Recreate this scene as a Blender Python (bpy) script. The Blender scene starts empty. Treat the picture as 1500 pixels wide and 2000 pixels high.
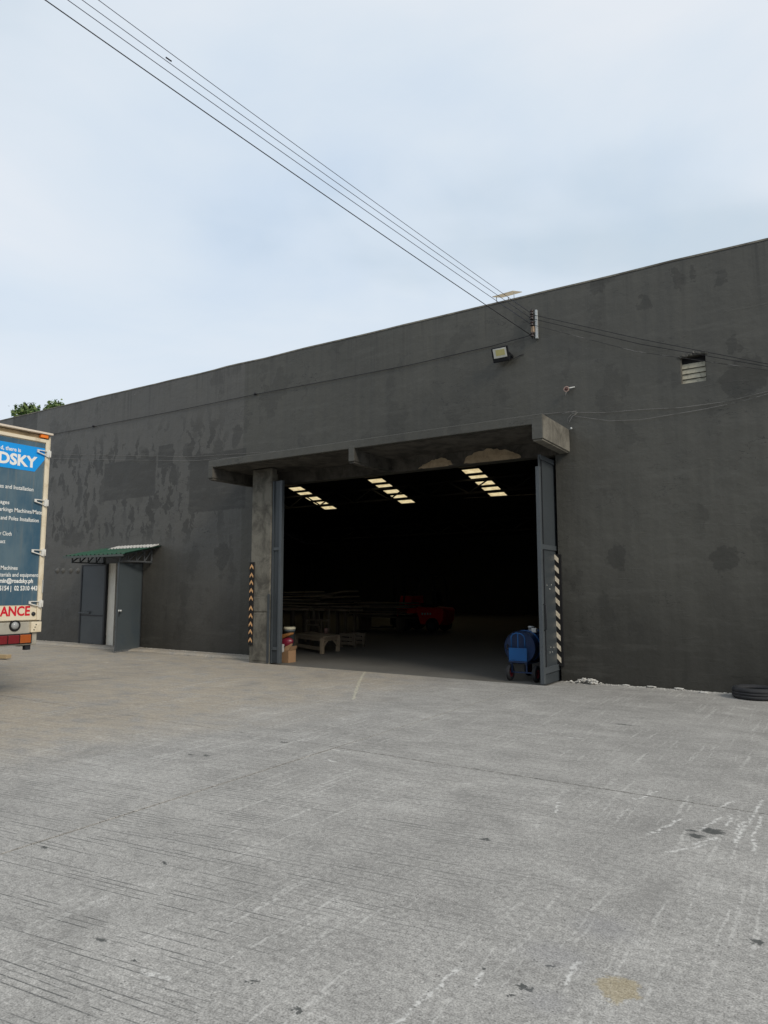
import bpy, bmesh, math, random
from mathutils import Vector, Matrix, noise as mnoise

random.seed(7)
R = math.radians
scene = bpy.context.scene
C = scene.collection

# ------------------------------------------------------------------ camera
CAM_H, YAW, PITCH, FPX = 1.527, R(33.0), math.atan(150 / 1350), 1350.0
cam_data = bpy.data.cameras.new("camera")
cam_data.sensor_fit = 'VERTICAL'
cam_data.sensor_height = 24.0
cam_data.lens = 24.0 * FPX / 2000.0
cam_data.clip_start = 0.05
cam_data.clip_end = 3000
cam = bpy.data.objects.new("camera", cam_data)
cam.location = (0, 0, CAM_H)
cam.rotation_euler = (math.pi / 2 + PITCH, 0, YAW)
C.objects.link(cam)
scene.camera = cam

# ------------------------------------------------------------------ sky, sun, exposure
SKY_OFF = (4.95, 2.6, -0.28)
SUN_EL, SUN_DIR = R(34), Vector((0.93, -0.36, 0)).normalized()
world = bpy.data.worlds.new("World")
scene.world = world
world.use_nodes = True
wt = world.node_tree
wt.nodes.clear()
w_out = wt.nodes.new('ShaderNodeOutputWorld')
w_bg = wt.nodes.new('ShaderNodeBackground')
w_bg.inputs['Strength'].default_value = 0.1
w_sky = wt.nodes.new('ShaderNodeTexSky')
w_sky.sky_type = 'NISHITA'
w_sky.sun_disc = False
w_sky.sun_elevation = SUN_EL
w_sky.sun_rotation = math.atan2(SUN_DIR.x, SUN_DIR.y)
w_sky.air_density = 1.0
w_sky.dust_density = 4.0
w_sky.ozone_density = 1.5
w_tc = wt.nodes.new('ShaderNodeTexCoord')
w_map = wt.nodes.new('ShaderNodeMapping')
w_map.inputs['Scale'].default_value = (1.0, 1.0, 2.2)
w_map.inputs['Location'].default_value = (0.37, 1.3, 0.55)
w_map.inputs['Rotation'].default_value = (0.15, 0.25, 0)
w_n1 = wt.nodes.new('ShaderNodeTexNoise')
w_n1.inputs['Scale'].default_value = 1.5
w_n1.inputs['Detail'].default_value = 6
w_n1.inputs['Roughness'].default_value = 0.5
w_n1.inputs['Distortion'].default_value = 0.4
w_r1 = wt.nodes.new('ShaderNodeValToRGB')       # veil of cloud, from thin blue to white
e = w_r1.color_ramp.elements
e[0].position = 0.25; e[0].color = (6.5, 7.75, 9.3, 1)
e[1].position = 0.56; e[1].color = (8.7, 9.2, 9.8, 1)
el = e.new(0.42); el.color = (7.75, 8.65, 9.6, 1)
w_map2 = wt.nodes.new('ShaderNodeMapping')
w_map2.inputs['Scale'].default_value = (1.0, 1.0, 2.6)
w_map2.inputs['Location'].default_value = SKY_OFF
w_n2 = wt.nodes.new('ShaderNodeTexNoise')
w_n2.inputs['Scale'].default_value = 1.7
w_n2.inputs['Detail'].default_value = 5
w_n2.inputs['Roughness'].default_value = 0.45
w_n2.inputs['Distortion'].default_value = 0.25
w_r2 = wt.nodes.new('ShaderNodeValToRGB')       # thicker grey cloud banks
w_r2.color_ramp.interpolation = 'EASE'
w_r2.color_ramp.elements[0].position = 0.45; w_r2.color_ramp.elements[0].color = (1, 1, 1, 1)
w_r2.color_ramp.elements[1].position = 0.64; w_r2.color_ramp.elements[1].color = (0.83, 0.87, 0.89, 1)
w_mul = wt.nodes.new('ShaderNodeMix')
w_mul.data_type = 'RGBA'
w_mul.blend_type = 'MULTIPLY'
w_mul.inputs['Factor'].default_value = 1.0
wt.links.new(w_tc.outputs['Generated'], w_map2.inputs['Vector'])
wt.links.new(w_map2.outputs['Vector'], w_n2.inputs['Vector'])
wt.links.new(w_n2.outputs['Fac'], w_r2.inputs['Fac'])
wt.links.new(w_r1.outputs['Color'], w_mul.inputs['A'])
wt.links.new(w_r2.outputs['Color'], w_mul.inputs['B'])
w_mix = wt.nodes.new('ShaderNodeMix')
w_mix.data_type = 'RGBA'
w_mix.inputs['Factor'].default_value = 0.88
wt.links.new(w_tc.outputs['Generated'], w_map.inputs['Vector'])
wt.links.new(w_map.outputs['Vector'], w_n1.inputs['Vector'])
wt.links.new(w_n1.outputs['Fac'], w_r1.inputs['Fac'])
wt.links.new(w_sky.outputs['Color'], w_mix.inputs['A'])
wt.links.new(w_mul.outputs['Result'], w_mix.inputs['B'])
wt.links.new(w_mix.outputs['Result'], w_bg.inputs['Color'])
wt.links.new(w_bg.outputs['Background'], w_out.inputs['Surface'])

sun_data = bpy.data.lights.new("sun", 'SUN')
sun_data.energy = 1.9
sun_data.angle = R(17)
sun_data.color = (1.0, 0.91, 0.77)
sun = bpy.data.objects.new("sun", sun_data)
sv = SUN_DIR * math.cos(SUN_EL) + Vector((0, 0, math.sin(SUN_EL)))
sun.rotation_euler = sv.to_track_quat('Z', 'Y').to_euler()
sun.location = sv * 40
C.objects.link(sun)

vs = scene.view_settings
vs.view_transform = 'Standard'
vs.look = 'None'
vs.exposure = 0.0
vs.gamma = 1.0
vs.use_curve_mapping = False
scene.cycles.use_denoising = True
scene.cycles.max_bounces = 6

# ------------------------------------------------------------------ surveying helpers
HF = Vector((-math.sin(YAW), math.cos(YAW), 0))
RT = Vector((math.cos(YAW), math.sin(YAW), 0))
FW = HF * math.cos(PITCH) + Vector((0, 0, math.sin(PITCH)))
UP = -HF * math.sin(PITCH) + Vector((0, 0, math.cos(PITCH)))
EYE = Vector((0, 0, CAM_H))


def ray(px, py):
    return RT * (px - 750) - UP * (py - 1000) + FW * FPX


def onY(px, py, y):
    d = ray(px, py)
    return EYE + d * (y / d.y)


def onX(px, py, x):
    d = ray(px, py)
    return EYE + d * (x / d.x)


def onZ(px, py, z=0.0):
    d = ray(px, py)
    return EYE + d * ((z - CAM_H) / d.z)


# ------------------------------------------------------------------ shader helpers
class Sh:
    def __init__(s, name, rough=0.8, spec=0.3, metal=0.0):
        s.m = bpy.data.materials.new(name)
        s.m.use_nodes = True
        s.t = s.m.node_tree
        s.b = s.t.nodes['Principled BSDF']
        s.b.inputs['Roughness'].default_value = rough
        s.b.inputs['Specular IOR Level'].default_value = spec
        s.b.inputs['Metallic'].default_value = metal

    def new(s, k):
        return s.t.nodes.new(k)

    def put(s, sock, v):
        if isinstance(v, bpy.types.NodeSocket):
            s.t.links.new(v, sock)
        elif isinstance(v, (tuple, list, Vector)) and sock.type == 'RGBA' and len(v) == 3:
            sock.default_value = (*v, 1)
        else:
            sock.default_value = v

    def math(s, op, a, b=None, c=None, clamp=False):
        n = s.new('ShaderNodeMath'); n.operation = op; n.use_clamp = clamp
        for i, v in enumerate((a, b, c)):
            if v is not None:
                s.put(n.inputs[i], v)
        return n.outputs[0]

    def vec(s, op, a, b=None):
        n = s.new('ShaderNodeVectorMath'); n.operation = op
        s.put(n.inputs[0], a)
        if b is not None:
            s.put(n.inputs['Scale'] if op == 'SCALE' else n.inputs[1], b)
        return n.outputs['Value'] if op in ('LENGTH', 'DISTANCE', 'DOT_PRODUCT') else n.outputs['Vector']

    def pos(s):
        return s.new('ShaderNodeNewGeometry').outputs['Position']

    def obj(s):
        return s.new('ShaderNodeTexCoord').outputs['Object']

    def rnd(s):
        return s.new('ShaderNodeObjectInfo').outputs['Random']

    def map(s, v, scale=(1, 1, 1), rot=(0, 0, 0), loc=(0, 0, 0)):
        n = s.new('ShaderNodeMapping')
        s.put(n.inputs['Vector'], v)
        n.inputs['Scale'].default_value = scale
        n.inputs['Rotation'].default_value = rot
        n.inputs['Location'].default_value = loc
        return n.outputs[0]

    def noise(s, v, scale, detail=4, rough=0.55, dist=0.0, col=False):
        n = s.new('ShaderNodeTexNoise')
        s.put(n.inputs['Vector'], v)
        n.inputs['Scale'].default_value = scale
        n.inputs['Detail'].default_value = detail
        n.inputs['Roughness'].default_value = rough
        n.inputs['Distortion'].default_value = dist
        return n.outputs['Color'] if col else n.outputs['Fac']

    def voro(s, v, scale, rand=1.0):
        n = s.new('ShaderNodeTexVoronoi')
        s.put(n.inputs['Vector'], v)
        n.inputs['Scale'].default_value = scale
        n.inputs['Randomness'].default_value = rand
        return n.outputs['Distance']

    def step(s, v, a, b, to0=0.0, to1=1.0):
        n = s.new('ShaderNodeMapRange'); n.interpolation_type = 'SMOOTHSTEP'
        s.put(n.inputs['Value'], v)
        n.inputs['From Min'].default_value = a; n.inputs['From Max'].default_value = b
        n.inputs['To Min'].default_value = to0; n.inputs['To Max'].default_value = to1
        return n.outputs['Result']

    def mix(s, f, a, b, mode='MIX'):
        n = s.new('ShaderNodeMix'); n.data_type = 'RGBA'; n.blend_type = mode
        s.put(n.inputs['Factor'], f); s.put(n.inputs['A'], a); s.put(n.inputs['B'], b)
        return n.outputs['Result']

    def xyz(s, v):
        n = s.new('ShaderNodeSeparateXYZ'); s.put(n.inputs[0], v)
        return n.outputs[0], n.outputs[1], n.outputs[2]

    def comb(s, x=0.0, y=0.0, z=0.0):
        n = s.new('ShaderNodeCombineXYZ')
        for i, v in enumerate((x, y, z)):
            s.put(n.inputs[i], v)
        return n.outputs[0]

    def bump(s, h, strength=0.3, dist=0.01):
        n = s.new('ShaderNodeBump')
        s.put(n.inputs['Height'], h)
        n.inputs['Strength'].default_value = strength
        n.inputs['Distance'].default_value = dist
        s.t.links.new(n.outputs[0], s.b.inputs['Normal'])

    def color(s, v):
        s.put(s.b.inputs['Base Color'], v)
        return s

    def rough(s, v):
        s.put(s.b.inputs['Roughness'], v)

    # shapes with a place of their own (stains, paint patches), p = 2-D position
    def blob(s, p, cx, cz, rx, rz, ax='xz'):
        c = (cx, 0, cz) if ax == 'xz' else (cx, cz, 0)
        k = (1 / rx, 0, 1 / rz) if ax == 'xz' else (1 / rx, 1 / rz, 0)
        return s.vec('LENGTH', s.vec('MULTIPLY', s.vec('SUBTRACT', p, c), k))

    def rect(s, p, cx, cz, rx, rz):
        v = s.vec('ABSOLUTE', s.vec('MULTIPLY', s.vec('SUBTRACT', p, (cx, 0, cz)), (1 / rx, 0, 1 / rz)))
        x, y, z = s.xyz(v)
        return s.math('MAXIMUM', x, z)

    def seg(s, p, a, b):
        """distance to a segment a-b on the ground"""
        ax, ay = a; bx, by = b
        L = math.hypot(bx - ax, by - ay); ux, uy = (bx - ax) / L, (by - ay) / L
        d = s.vec('SUBTRACT', p, ((ax + bx) / 2, (ay + by) / 2, 0))
        t = s.math('ABSOLUTE', s.vec('DOT_PRODUCT', d, (ux, uy, 0)))
        n = s.math('ABSOLUTE', s.vec('DOT_PRODUCT', d, (-uy, ux, 0)))
        t = s.math('MAXIMUM', s.math('SUBTRACT', t, L / 2), 0.0)
        return s.math('ADD', t, n)

    def least(s, vals):
        r = vals[0]
        for v in vals[1:]:
            r = s.math('MINIMUM', r, v)
        return r


def plain(name, col, rough=0.7, var=0.2, scale=6.0, spec=0.3, metal=0.0, bump=0.0, grime=None, gamt=0.5):
    """painted / raw surface with mottling, optional grime and relief"""
    s = Sh(name, rough, spec, metal)
    o = s.obj()
    n = s.noise(o, scale, 5, 0.6)
    f = s.noise(o, scale * 9, 3, 0.6)
    v = s.math('ADD', s.math('MULTIPLY', s.math('SUBTRACT', n, 0.5), var * 2), 1.0)
    v = s.math('MULTIPLY', v, s.math('ADD', s.math('MULTIPLY', s.math('SUBTRACT', f, 0.5), var), 1.0))
    c = s.vec('SCALE', s.comb(*col), v)
    if grime:
        g = s.step(s.noise(o, scale * 0.7, 6, 0.65, 0.5), 0.5, 0.68, 0, gamt)
        c = s.mix(g, c, grime)
    s.color(c)
    s.rough(s.math('ADD', s.math('MULTIPLY', s.math('SUBTRACT', n, 0.5), 0.25), rough))
    if bump:
        s.bump(f, bump, 0.01)
    return s.m


# ------------------------------------------------------------------ mesh helpers
class MB:
    def __init__(s):
        s.v, s.f, s.sm = [], [], []

    def add(s, verts, faces, smooth=False):
        k = len(s.v)
        s.v += [Vector(p) for p in verts]
        s.f += [tuple(i + k for i in f) for f in faces]
        s.sm += [smooth] * len(faces)
        return s

    def box(s, a, b):
        x0, y0, z0 = [min(a[i], b[i]) for i in range(3)]
        x1, y1, z1 = [max(a[i], b[i]) for i in range(3)]
        return s.add([(x0, y0, z0), (x1, y0, z0), (x1, y1, z0), (x0, y1, z0),
                      (x0, y0, z1), (x1, y0, z1), (x1, y1, z1), (x0, y1, z1)],
                     [(0, 3, 2, 1), (4, 5, 6, 7), (0, 1, 5, 4), (1, 2, 6, 5), (2, 3, 7, 6), (3, 0, 4, 7)])

    def bar(s, a, b, w, h=None, up=(0, 0, 1)):
        a, b = Vector(a), Vector(b)
        h = h or w
        d = (b - a).normalized()
        u = Vector(up)
        if abs(d.dot(u)) > 0.98:
            u = Vector((1, 0, 0))
        sx = d.cross(u).normalized() * (w / 2)
        sz = d.cross(sx).normalized() * (h / 2)
        q = [a - sx - sz, a + sx - sz, a + sx + sz, a - sx + sz, b - sx - sz, b + sx - sz, b + sx + sz, b - sx + sz]
        return s.add(q, [(0, 1, 2, 3), (7, 6, 5, 4), (0, 4, 5, 1), (1, 5, 6, 2), (2, 6, 7, 3), (3, 7, 4, 0)])

    def tube(s, pts, r, n=8, cap=True, taper=None):
        pts = [Vector(p) for p in pts]
        ring = []
        pu = None
        for i, p in enumerate(pts):
            d = (pts[min(i + 1, len(pts) - 1)] - pts[max(i - 1, 0)]).normalized()
            u = pu if pu is not None else (Vector((0, 0, 1)) if abs(d.z) < 0.9 else Vector((1, 0, 0)))
            sx = d.cross(u)
            if sx.length < 1e-6:
                sx = d.cross(Vector((0.3, 1, 0.2)))
            sx.normalize()
            sz = sx.cross(d).normalized()
            pu = sz
            rr = taper[i] if taper else r
            ring.append([p + (sx * math.cos(2 * math.pi * k / n) + sz * math.sin(2 * math.pi * k / n)) * rr for k in range(n)])
        vs_ = [q for rg in ring for q in rg]
        fs = []
        for i in range(len(ring) - 1):
            for k in range(n):
                fs.append((i * n + k, i * n + (k + 1) % n, (i + 1) * n + (k + 1) % n, (i + 1) * n + k))
        s.add(vs_, fs, True)
        if cap:
            b = len(s.v) - len(vs_)
            s.f.append(tuple(b + k for k in reversed(range(n)))); s.sm.append(False)
            e0 = b + (len(ring) - 1) * n
            s.f.append(tuple(e0 + k for k in range(n))); s.sm.append(False)
        return s

    def lathe(s, prof, c, axis=(0, 0, 1), n=24, smooth=True):
        """prof: (radius, along axis) list, closed only at radius 0"""
        ax = Vector(axis).normalized()
        u = ax.orthogonal().normalized()
        w = ax.cross(u)
        c = Vector(c)
        vs_ = []
        for r, t in prof:
            for k in range(n):
                a = 2 * math.pi * k / n
                vs_.append(c + ax * t + (u * math.cos(a) + w * math.sin(a)) * r)
        fs = []
        for i in range(len(prof) - 1):
            for k in range(n):
                fs.append((i * n + k, i * n + (k + 1) % n, (i + 1) * n + (k + 1) % n, (i + 1) * n + k))
        return s.add(vs_, fs, smooth)

    def prism(s, poly, vec):
        """flat polygon (3-D points) swept along vec"""
        p = [Vector(q) for q in poly]
        v = Vector(vec)
        n = len(p)
        fs = [tuple(reversed(range(n))), tuple(range(n, 2 * n))]
        fs += [(k, (k + 1) % n, n + (k + 1) % n, n + k) for k in range(n)]
        return s.add(p + [q + v for q in p], fs)

    def build(s, name, mat, parent=None, origin=None, bevel=0.0, seg=2, fix=True):
        me = bpy.data.meshes.new(name)
        o3 = Vector(origin) if origin is not None else Vector((0, 0, 0))
        me.from_pydata([p - o3 for p in s.v], [], s.f)
        me.polygons.foreach_set('use_smooth', s.sm)
        if fix:
            bm = bmesh.new(); bm.from_mesh(me)
            bmesh.ops.recalc_face_normals(bm, faces=bm.faces)
            bm.to_mesh(me); bm.free()
        if isinstance(mat, (list, tuple)):
            for m_ in mat:
                me.materials.append(m_)
        else:
            me.materials.append(mat)
        o = bpy.data.objects.new(name, me)
        o.location = o3
        C.objects.link(o)
        if parent is not None:
            attach(o, parent)
        if bevel:
            b = o.modifiers.new('bevel', 'BEVEL')
            b.width = bevel; b.segments = seg; b.limit_method = 'ANGLE'; b.angle_limit = R(40)
        return o


WM = {}


def wmat(o):
    return WM.get(o.name, Matrix.Translation(o.location))


def attach(o, parent):
    """parent without moving (parents are never rotated or scaled)"""
    o.parent = parent
    p = parent
    off = Vector((0, 0, 0))
    while p is not None:
        off += p.location
        p = p.parent
    o.location = o.location - off


def tag(o, label, cat, group=None):
    o['label'] = label; o['category'] = cat
    if group:
        o['group'] = group
    return o


def thing(name, loc, label, cat, group=None):
    o = bpy.data.objects.new(name, None)
    o.location = loc
    o.empty_display_size = 0.1
    C.objects.link(o)
    return tag(o, label, cat, group)


def struct(o):
    o['kind'] = 'structure'
    return o


def rubble_mesh(r, seed, flat=0.7):
    rnd = random.Random(seed)
    bm = bmesh.new()
    bmesh.ops.create_icosphere(bm, subdivisions=1, radius=r)
    for v in bm.verts:
        v.co *= rnd.uniform(0.72, 1.2)
        v.co.z *= flat
    zmin = min(v.co.z for v in bm.verts)
    for v in bm.verts:
        v.co.z -= zmin
    me = bpy.data.meshes.new('rubble')
    bm.to_mesh(me); bm.free()
    return me


D = 11.5           # front face of the warehouse wall
WT = 0.22          # its thickness
TOP = 6.79         # parapet at its right end


def coping_dz(xx):
    """the coping is neither quite level nor quite straight"""
    return -0.0042 * (xx + 0.5) + 0.016 * mnoise.noise((xx * 0.8, 5, 0)) + 0.009 * mnoise.noise((xx * 4.3, 1, 0))


BX0, BX1 = -33.0, 7.5
BACK = 40.0
RIDGE_Y, RIDGE_Z = 26.4, 8.5
GX0, GX1, GH = -10.30, -3.93, 3.83      # gateway in the wall
PY = 10.78         # front of the gate pillar / threshold

# ------------------------------------------------------------------ materials: big surfaces
def wall_material():
    s = Sh('wall_paint', 0.55, 0.4)
    p = s.pos()
    dn = s.vec('SCALE', s.vec('SUBTRACT', s.noise(p, 3.2, 4, 0.65, col=True), (0.5, 0.5, 0.5)), 0.55)
    df = s.vec('SCALE', s.vec('SUBTRACT', s.noise(p, 14, 3, 0.6, col=True), (0.5, 0.5, 0.5)), 0.07)
    q = s.vec('ADD', s.vec('ADD', p, dn), df)
    qr = s.vec('ADD', p, df)

    def w(px, py):
        v = onY(px, py, D)
        return v.x, v.z

    def bl(x0, y0, x1, y1):
        a, b = w(x0, y0), w(x1, y1)
        return (a[0] + b[0]) / 2, (a[1] + b[1]) / 2, abs(b[0] - a[0]) / 2, abs(b[1] - a[1]) / 2 + 0.02
    rects = [s.rect(qr, *bl(*b)) for b in [(205, 908, 302, 966), (310, 873, 337, 908), (372, 893, 478, 990), (26, 816, 72, 838)]]
    blobs = [s.blob(q, *bl(*b)) for b in [
        (1182, 1066, 1230, 1112), (1382, 1068, 1452, 1118), (1420, 700, 1500, 770), (1392, 532, 1420, 556),
        (1340, 515, 1358, 552), (1312, 520, 1330, 560), (1145, 545, 1190, 565), (1240, 580, 1270, 605),
        (1395, 735, 1465, 775), (1420, 660, 1450, 682), 
        (276, 880, 290, 916), (240, 890, 262, 918), (355, 865, 378, 900), (415, 862, 440, 896), (455, 830, 472, 870),
        (185, 900, 198, 920), (140, 870, 155, 900), (195, 935, 205, 985), (175, 985, 190, 1030), (150, 945, 160, 1000),
        (340, 910, 352, 950), (360, 930, 372, 960), (300, 968, 312, 1000), (120, 1040, 165, 1068), (420, 1060, 450, 1110)]]
    m1 = s.step(s.least(rects), 0.98, 1.04, 0.56, 0)
    m2 = s.step(s.least(blobs), 0.85, 1.0, 0.44, 0)
    # brush dabs over the left half of the wall
    x, y, z = s.xyz(p)
    dab = s.noise(s.map(q, (3.4, 1, 1.15)), 1.5, 2, 0.45)
    reg = s.math('MULTIPLY', s.step(x, -11.4, -12.6), s.math('MULTIPLY', s.step(z, 2.3, 3.2), s.step(z, 6.2, 5.0)))
    m3 = s.math('MULTIPLY', s.step(dab, 0.555, 0.57, 0, 0.60), reg)
    dab2 = s.noise(s.map(q, (1.6, 1, 1.0), loc=(7, 0, 3)), 1.1, 3, 0.5)
    m4 = s.step(dab2, 0.60, 0.63, 0, 0.25)
    mask = s.math('MAXIMUM', s.math('MAXIMUM', m1, m2), s.math('MAXIMUM', m3, m4))
    # two coats: bluish older coat left of the paint edge, greener coat over the gateway
    edge = s.step(s.math('ADD', x, s.math('MULTIPLY', s.noise(p, 5, 3), 0.06)), w(479, 760)[0] - 0.01, w(479, 760)[0] + 0.02)
    base = s.mix(edge, (0.084, 0.081, 0.073), (0.069, 0.067, 0.057))
    edge2 = s.step(s.math('ADD', x, s.math('MULTIPLY', s.noise(p, 4, 2), 0.05)), w(1036, 730)[0] - 0.02, w(1036, 730)[0] + 0.03, 0, 0.3)
    base = s.mix(edge2, base, (0.076, 0.075, 0.067))
    big = s.noise(p, 0.35, 4, 0.55)
    streak = s.noise(s.map(p, (5.0, 1, 0.28)), 1.6, 5, 0.6)
    fine = s.noise(p, 45, 3, 0.65)
    v = s.math('ADD', s.math('MULTIPLY', s.math('SUBTRACT', big, 0.5), 0.5), 1.0)
    v = s.math('MULTIPLY', v, s.math('ADD', s.math('MULTIPLY', s.math('SUBTRACT', streak, 0.5), 0.55), 1.0))
    v = s.math('MULTIPLY', v, s.math('ADD', s.math('MULTIPLY', s.math('SUBTRACT', fine, 0.5), 0.16), 1.0))
    c = s.vec('SCALE', base, v)
    # shade painted into the lower wall along with splash dirt, uneven upper edge
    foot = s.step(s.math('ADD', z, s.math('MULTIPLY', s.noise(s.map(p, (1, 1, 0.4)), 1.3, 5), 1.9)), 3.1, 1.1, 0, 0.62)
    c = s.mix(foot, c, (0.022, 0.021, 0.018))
    c = s.mix(mask, c, (0.021, 0.0205, 0.018))
    # rain runs below the coping and dark rims of the damp
    run = s.math('MULTIPLY', s.step(s.noise(s.map(p, (9, 1, 0.22)), 1.2, 3, 0.6), 0.52, 0.66), s.step(s.math('SUBTRACT', z, s.math('MULTIPLY', s.noise(s.map(p, (6, 1, 0.2)), 1.0, 3), 2.4)), 4.3, 6.3, 0, 0.45))
    c = s.mix(run, c, (0.024, 0.023, 0.020))
    # roller lap marks
    lap = s.noise(s.map(p, (0.55, 1, 3.4)), 1.3, 4, 0.7)
    c = s.mix(s.step(lap, 0.52, 0.66, 0, 0.22), c, (0.11, 0.108, 0.097))
    # hairline cracks, mostly lying down, and a few standing ones
    cn = s.noise(s.map(p, (0.55, 1, 1.7)), 1.5, 5, 0.62, 0.3)
    hair = s.math('MULTIPLY', s.step(s.math('ABSOLUTE', s.math('SUBTRACT', cn, 0.5)), 0.0042, 0.0012), s.step(s.noise(p, 0.8, 2), 0.50, 0.60, 0, 0.75))
    c = s.mix(hair, c, (0.014, 0.014, 0.013))
    # pale chips where the paint came off
    chip = s.math('MULTIPLY', s.step(s.noise(p, 22, 2, 0.5), 0.76, 0.79), s.step(s.noise(p, 0.9, 2), 0.56, 0.62))
    c = s.mix(chip, c, (0.26, 0.25, 0.23))
    s.color(c)
    s.rough(s.math('ADD', s.math('MULTIPLY', mask, 0.10), s.math('ADD', s.math('MULTIPLY', s.math('SUBTRACT', streak, 0.5), 0.30), 0.47)))
    h = s.math('ADD', s.math('MULTIPLY', s.noise(p, 3.2, 3, 0.6), 1.0), s.math('MULTIPLY', fine, 0.12))
    ridge = s.step(s.noise(s.map(p, (0.7, 1, 6.0)), 2.0, 3, 0.7, 1.2), 0.63, 0.68, 0, 0.5)
    h = s.math('ADD', h, s.math('MULTIPLY', ridge, 0.14))
    s.bump(h, 0.7, 0.022)
    return s.m


JX, JY, SX, SY, GAP = -4.15, 5.54, 4.5, 5.22, 0.0065      # joints of the yard slabs


def ground_material(name, box=None):
    """yard concrete; box = (x0, x1, y0, y1) of the slabs that carry it, so only their own stains are written in"""
    s = Sh(name, 0.82, 0.3)
    p = s.pos()
    x, y, z = s.xyz(p)
    flat = s.comb(x, y, 0.0)

    def inside(gx, gy, m=0.5):
        return box is not None and box[0] - m < gx < box[1] + m and box[2] - m < gy < box[3] + m
    big = s.noise(flat, 0.45, 4, 0.6)
    mid = s.noise(s.map(flat, (0.8, 1.15, 1)), 2.6, 5, 0.68, 0.3)
    sp1 = s.noise(flat, 30, 3, 0.7)
    sp2 = s.noise(flat, 115, 2, 0.7)

    def amp(n, k):
        return s.math('ADD', s.math('MULTIPLY', s.math('SUBTRACT', n, 0.5), k), 1.0)
    v = s.math('MULTIPLY', amp(big, 0.55), amp(mid, 0.75))
    v = s.math('MULTIPLY', v, amp(sp1, 1.35))
    v = s.math('MULTIPLY', v, amp(sp2, 2.0))
    v = s.math('MULTIPLY', v, amp(s.rnd(), 0.06))
    c = s.vec('SCALE', s.comb(0.336, 0.325, 0.305), v)
    # warm low sun on the left of the yard, painted into the colour
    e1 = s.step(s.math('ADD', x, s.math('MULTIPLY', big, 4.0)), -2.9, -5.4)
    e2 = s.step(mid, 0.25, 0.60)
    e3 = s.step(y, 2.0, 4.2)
    sun_tint = s.math('MULTIPLY', s.math('MULTIPLY', e1, e2), s.math('MULTIPLY', e3, 0.58))
    c = s.mix(sun_tint, c, s.vec('SCALE', s.comb(0.400, 0.330, 0.235), amp(sp1, 0.8)))
    # traffic-blackened patches
    dk = s.step(s.noise(flat, 0.8, 5, 0.66, 0.8), 0.52, 0.72, 0, 0.38)
    c = s.mix(dk, c, (0.17, 0.165, 0.155))
    # tined grooves, worn off in places, broken into dashes
    a = R(8)
    u = s.vec('DOT_PRODUCT', flat, (math.cos(a), math.sin(a), 0))
    t = s.vec('DOT_PRODUCT', flat, (-math.sin(a), math.cos(a), 0))
    wv = s.math('SINE', s.math('MULTIPLY', s.math('ADD', t, s.math('MULTIPLY', s.noise(s.comb(s.math('MULTIPLY', u, 0.25), s.math('MULTIPLY', t, 2.2), 0.0), 1.0, 2), 0.10)), 2 * math.pi / 0.036))
    line = s.step(wv, 0.72, 0.96)
    row = s.noise(s.comb(s.math('MULTIPLY', u, 0.5), s.math('MULTIPLY', t, 13.0), 0.0), 1.0, 2, 0.6)
    dash = s.noise(s.comb(s.math('MULTIPLY', u, 3.4), s.math('MULTIPLY', t, 27.0), 3.0), 1.0, 2, 0.7)
    area = s.noise(flat, 0.62, 2, 0.5)
    gm = s.math('MULTIPLY', line, s.math('MULTIPLY', s.step(row, 0.42, 0.56), s.step(dash, 0.41, 0.52)))
    gm = s.math('MULTIPLY', gm, s.math('MULTIPLY', s.step(area, 0.30, 0.48), s.step(sp1, 0.30, 0.48)))
    gm = s.math('MULTIPLY', gm, s.step(x, -0.9, -2.4, 0.22, 1.0))
    c = s.mix(s.math('MULTIPLY', gm, 0.80), c, (0.060, 0.064, 0.062))
    # dirt bedded along the joints
    jd = s.math('MINIMUM', s.math('ABSOLUTE', s.math('SUBTRACT', x, JX)), s.math('ABSOLUTE', s.math('SUBTRACT', y, JY)))
    c = s.mix(s.math('MULTIPLY', s.step(s.math('ADD', jd, s.math('MULTIPLY', s.math('SUBTRACT', sp1, 0.5), 0.03)), 0.016, 0.002), s.step(mid, 0.36, 0.6, 0.05, 0.42)), c, (0.09, 0.086, 0.078))
    # dragged scratches and scuffs, pale
    wob = s.vec('SCALE', s.vec('SUBTRACT', s.noise(p, 5, 2, 0.65, col=True), (0.5, 0.5, 0.5)), 0.045)
    q = s.vec('ADD', flat, wob)
    sc1 = s.noise(s.map(q, (15, 0.50, 1), rot=(0, 0, R(6))), 1.4, 2, 0.6)
    sc2 = s.noise(s.map(q, (13, 0.8, 1), rot=(0, 0, R(-19)), loc=(3, 8, 0)), 1.5, 2, 0.6)
    scr = s.math('MAXIMUM', s.step(sc1, 0.60, 0.66), s.step(sc2, 0.62, 0.68))
    scr = s.math('MULTIPLY', scr, s.math('MULTIPLY', s.step(area, 0.62, 0.42), s.step(sp1, 0.36, 0.58)))
    c = s.mix(s.math('MULTIPLY', scr, 0.38), c, (0.66, 0.645, 0.61))
    scuff = s.math('MULTIPLY', s.step(mid, 0.60, 0.74), s.step(sp2, 0.40, 0.62))
    c = s.mix(s.math('MULTIPLY', scuff, 0.50), c, (0.64, 0.63, 0.60))
    grit = s.math('MULTIPLY', s.step(s.noise(s.map(flat, (1.6, 0.8, 1)), 17, 3, 0.75), 0.66, 0.72), s.step(sp2, 0.42, 0.58))
    c = s.mix(s.math('MULTIPLY', grit, 0.55), c, (0.68, 0.67, 0.63))

    def g(px, py):
        v_ = onZ(px, py)
        return v_.x, v_.y
    wig = s.vec('SCALE', s.vec('SUBTRACT', s.noise(p, 9, 3, 0.7, col=True), (0.5, 0.5, 0.5)), 0.10)
    qs = s.vec('ADD', flat, wig)
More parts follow.
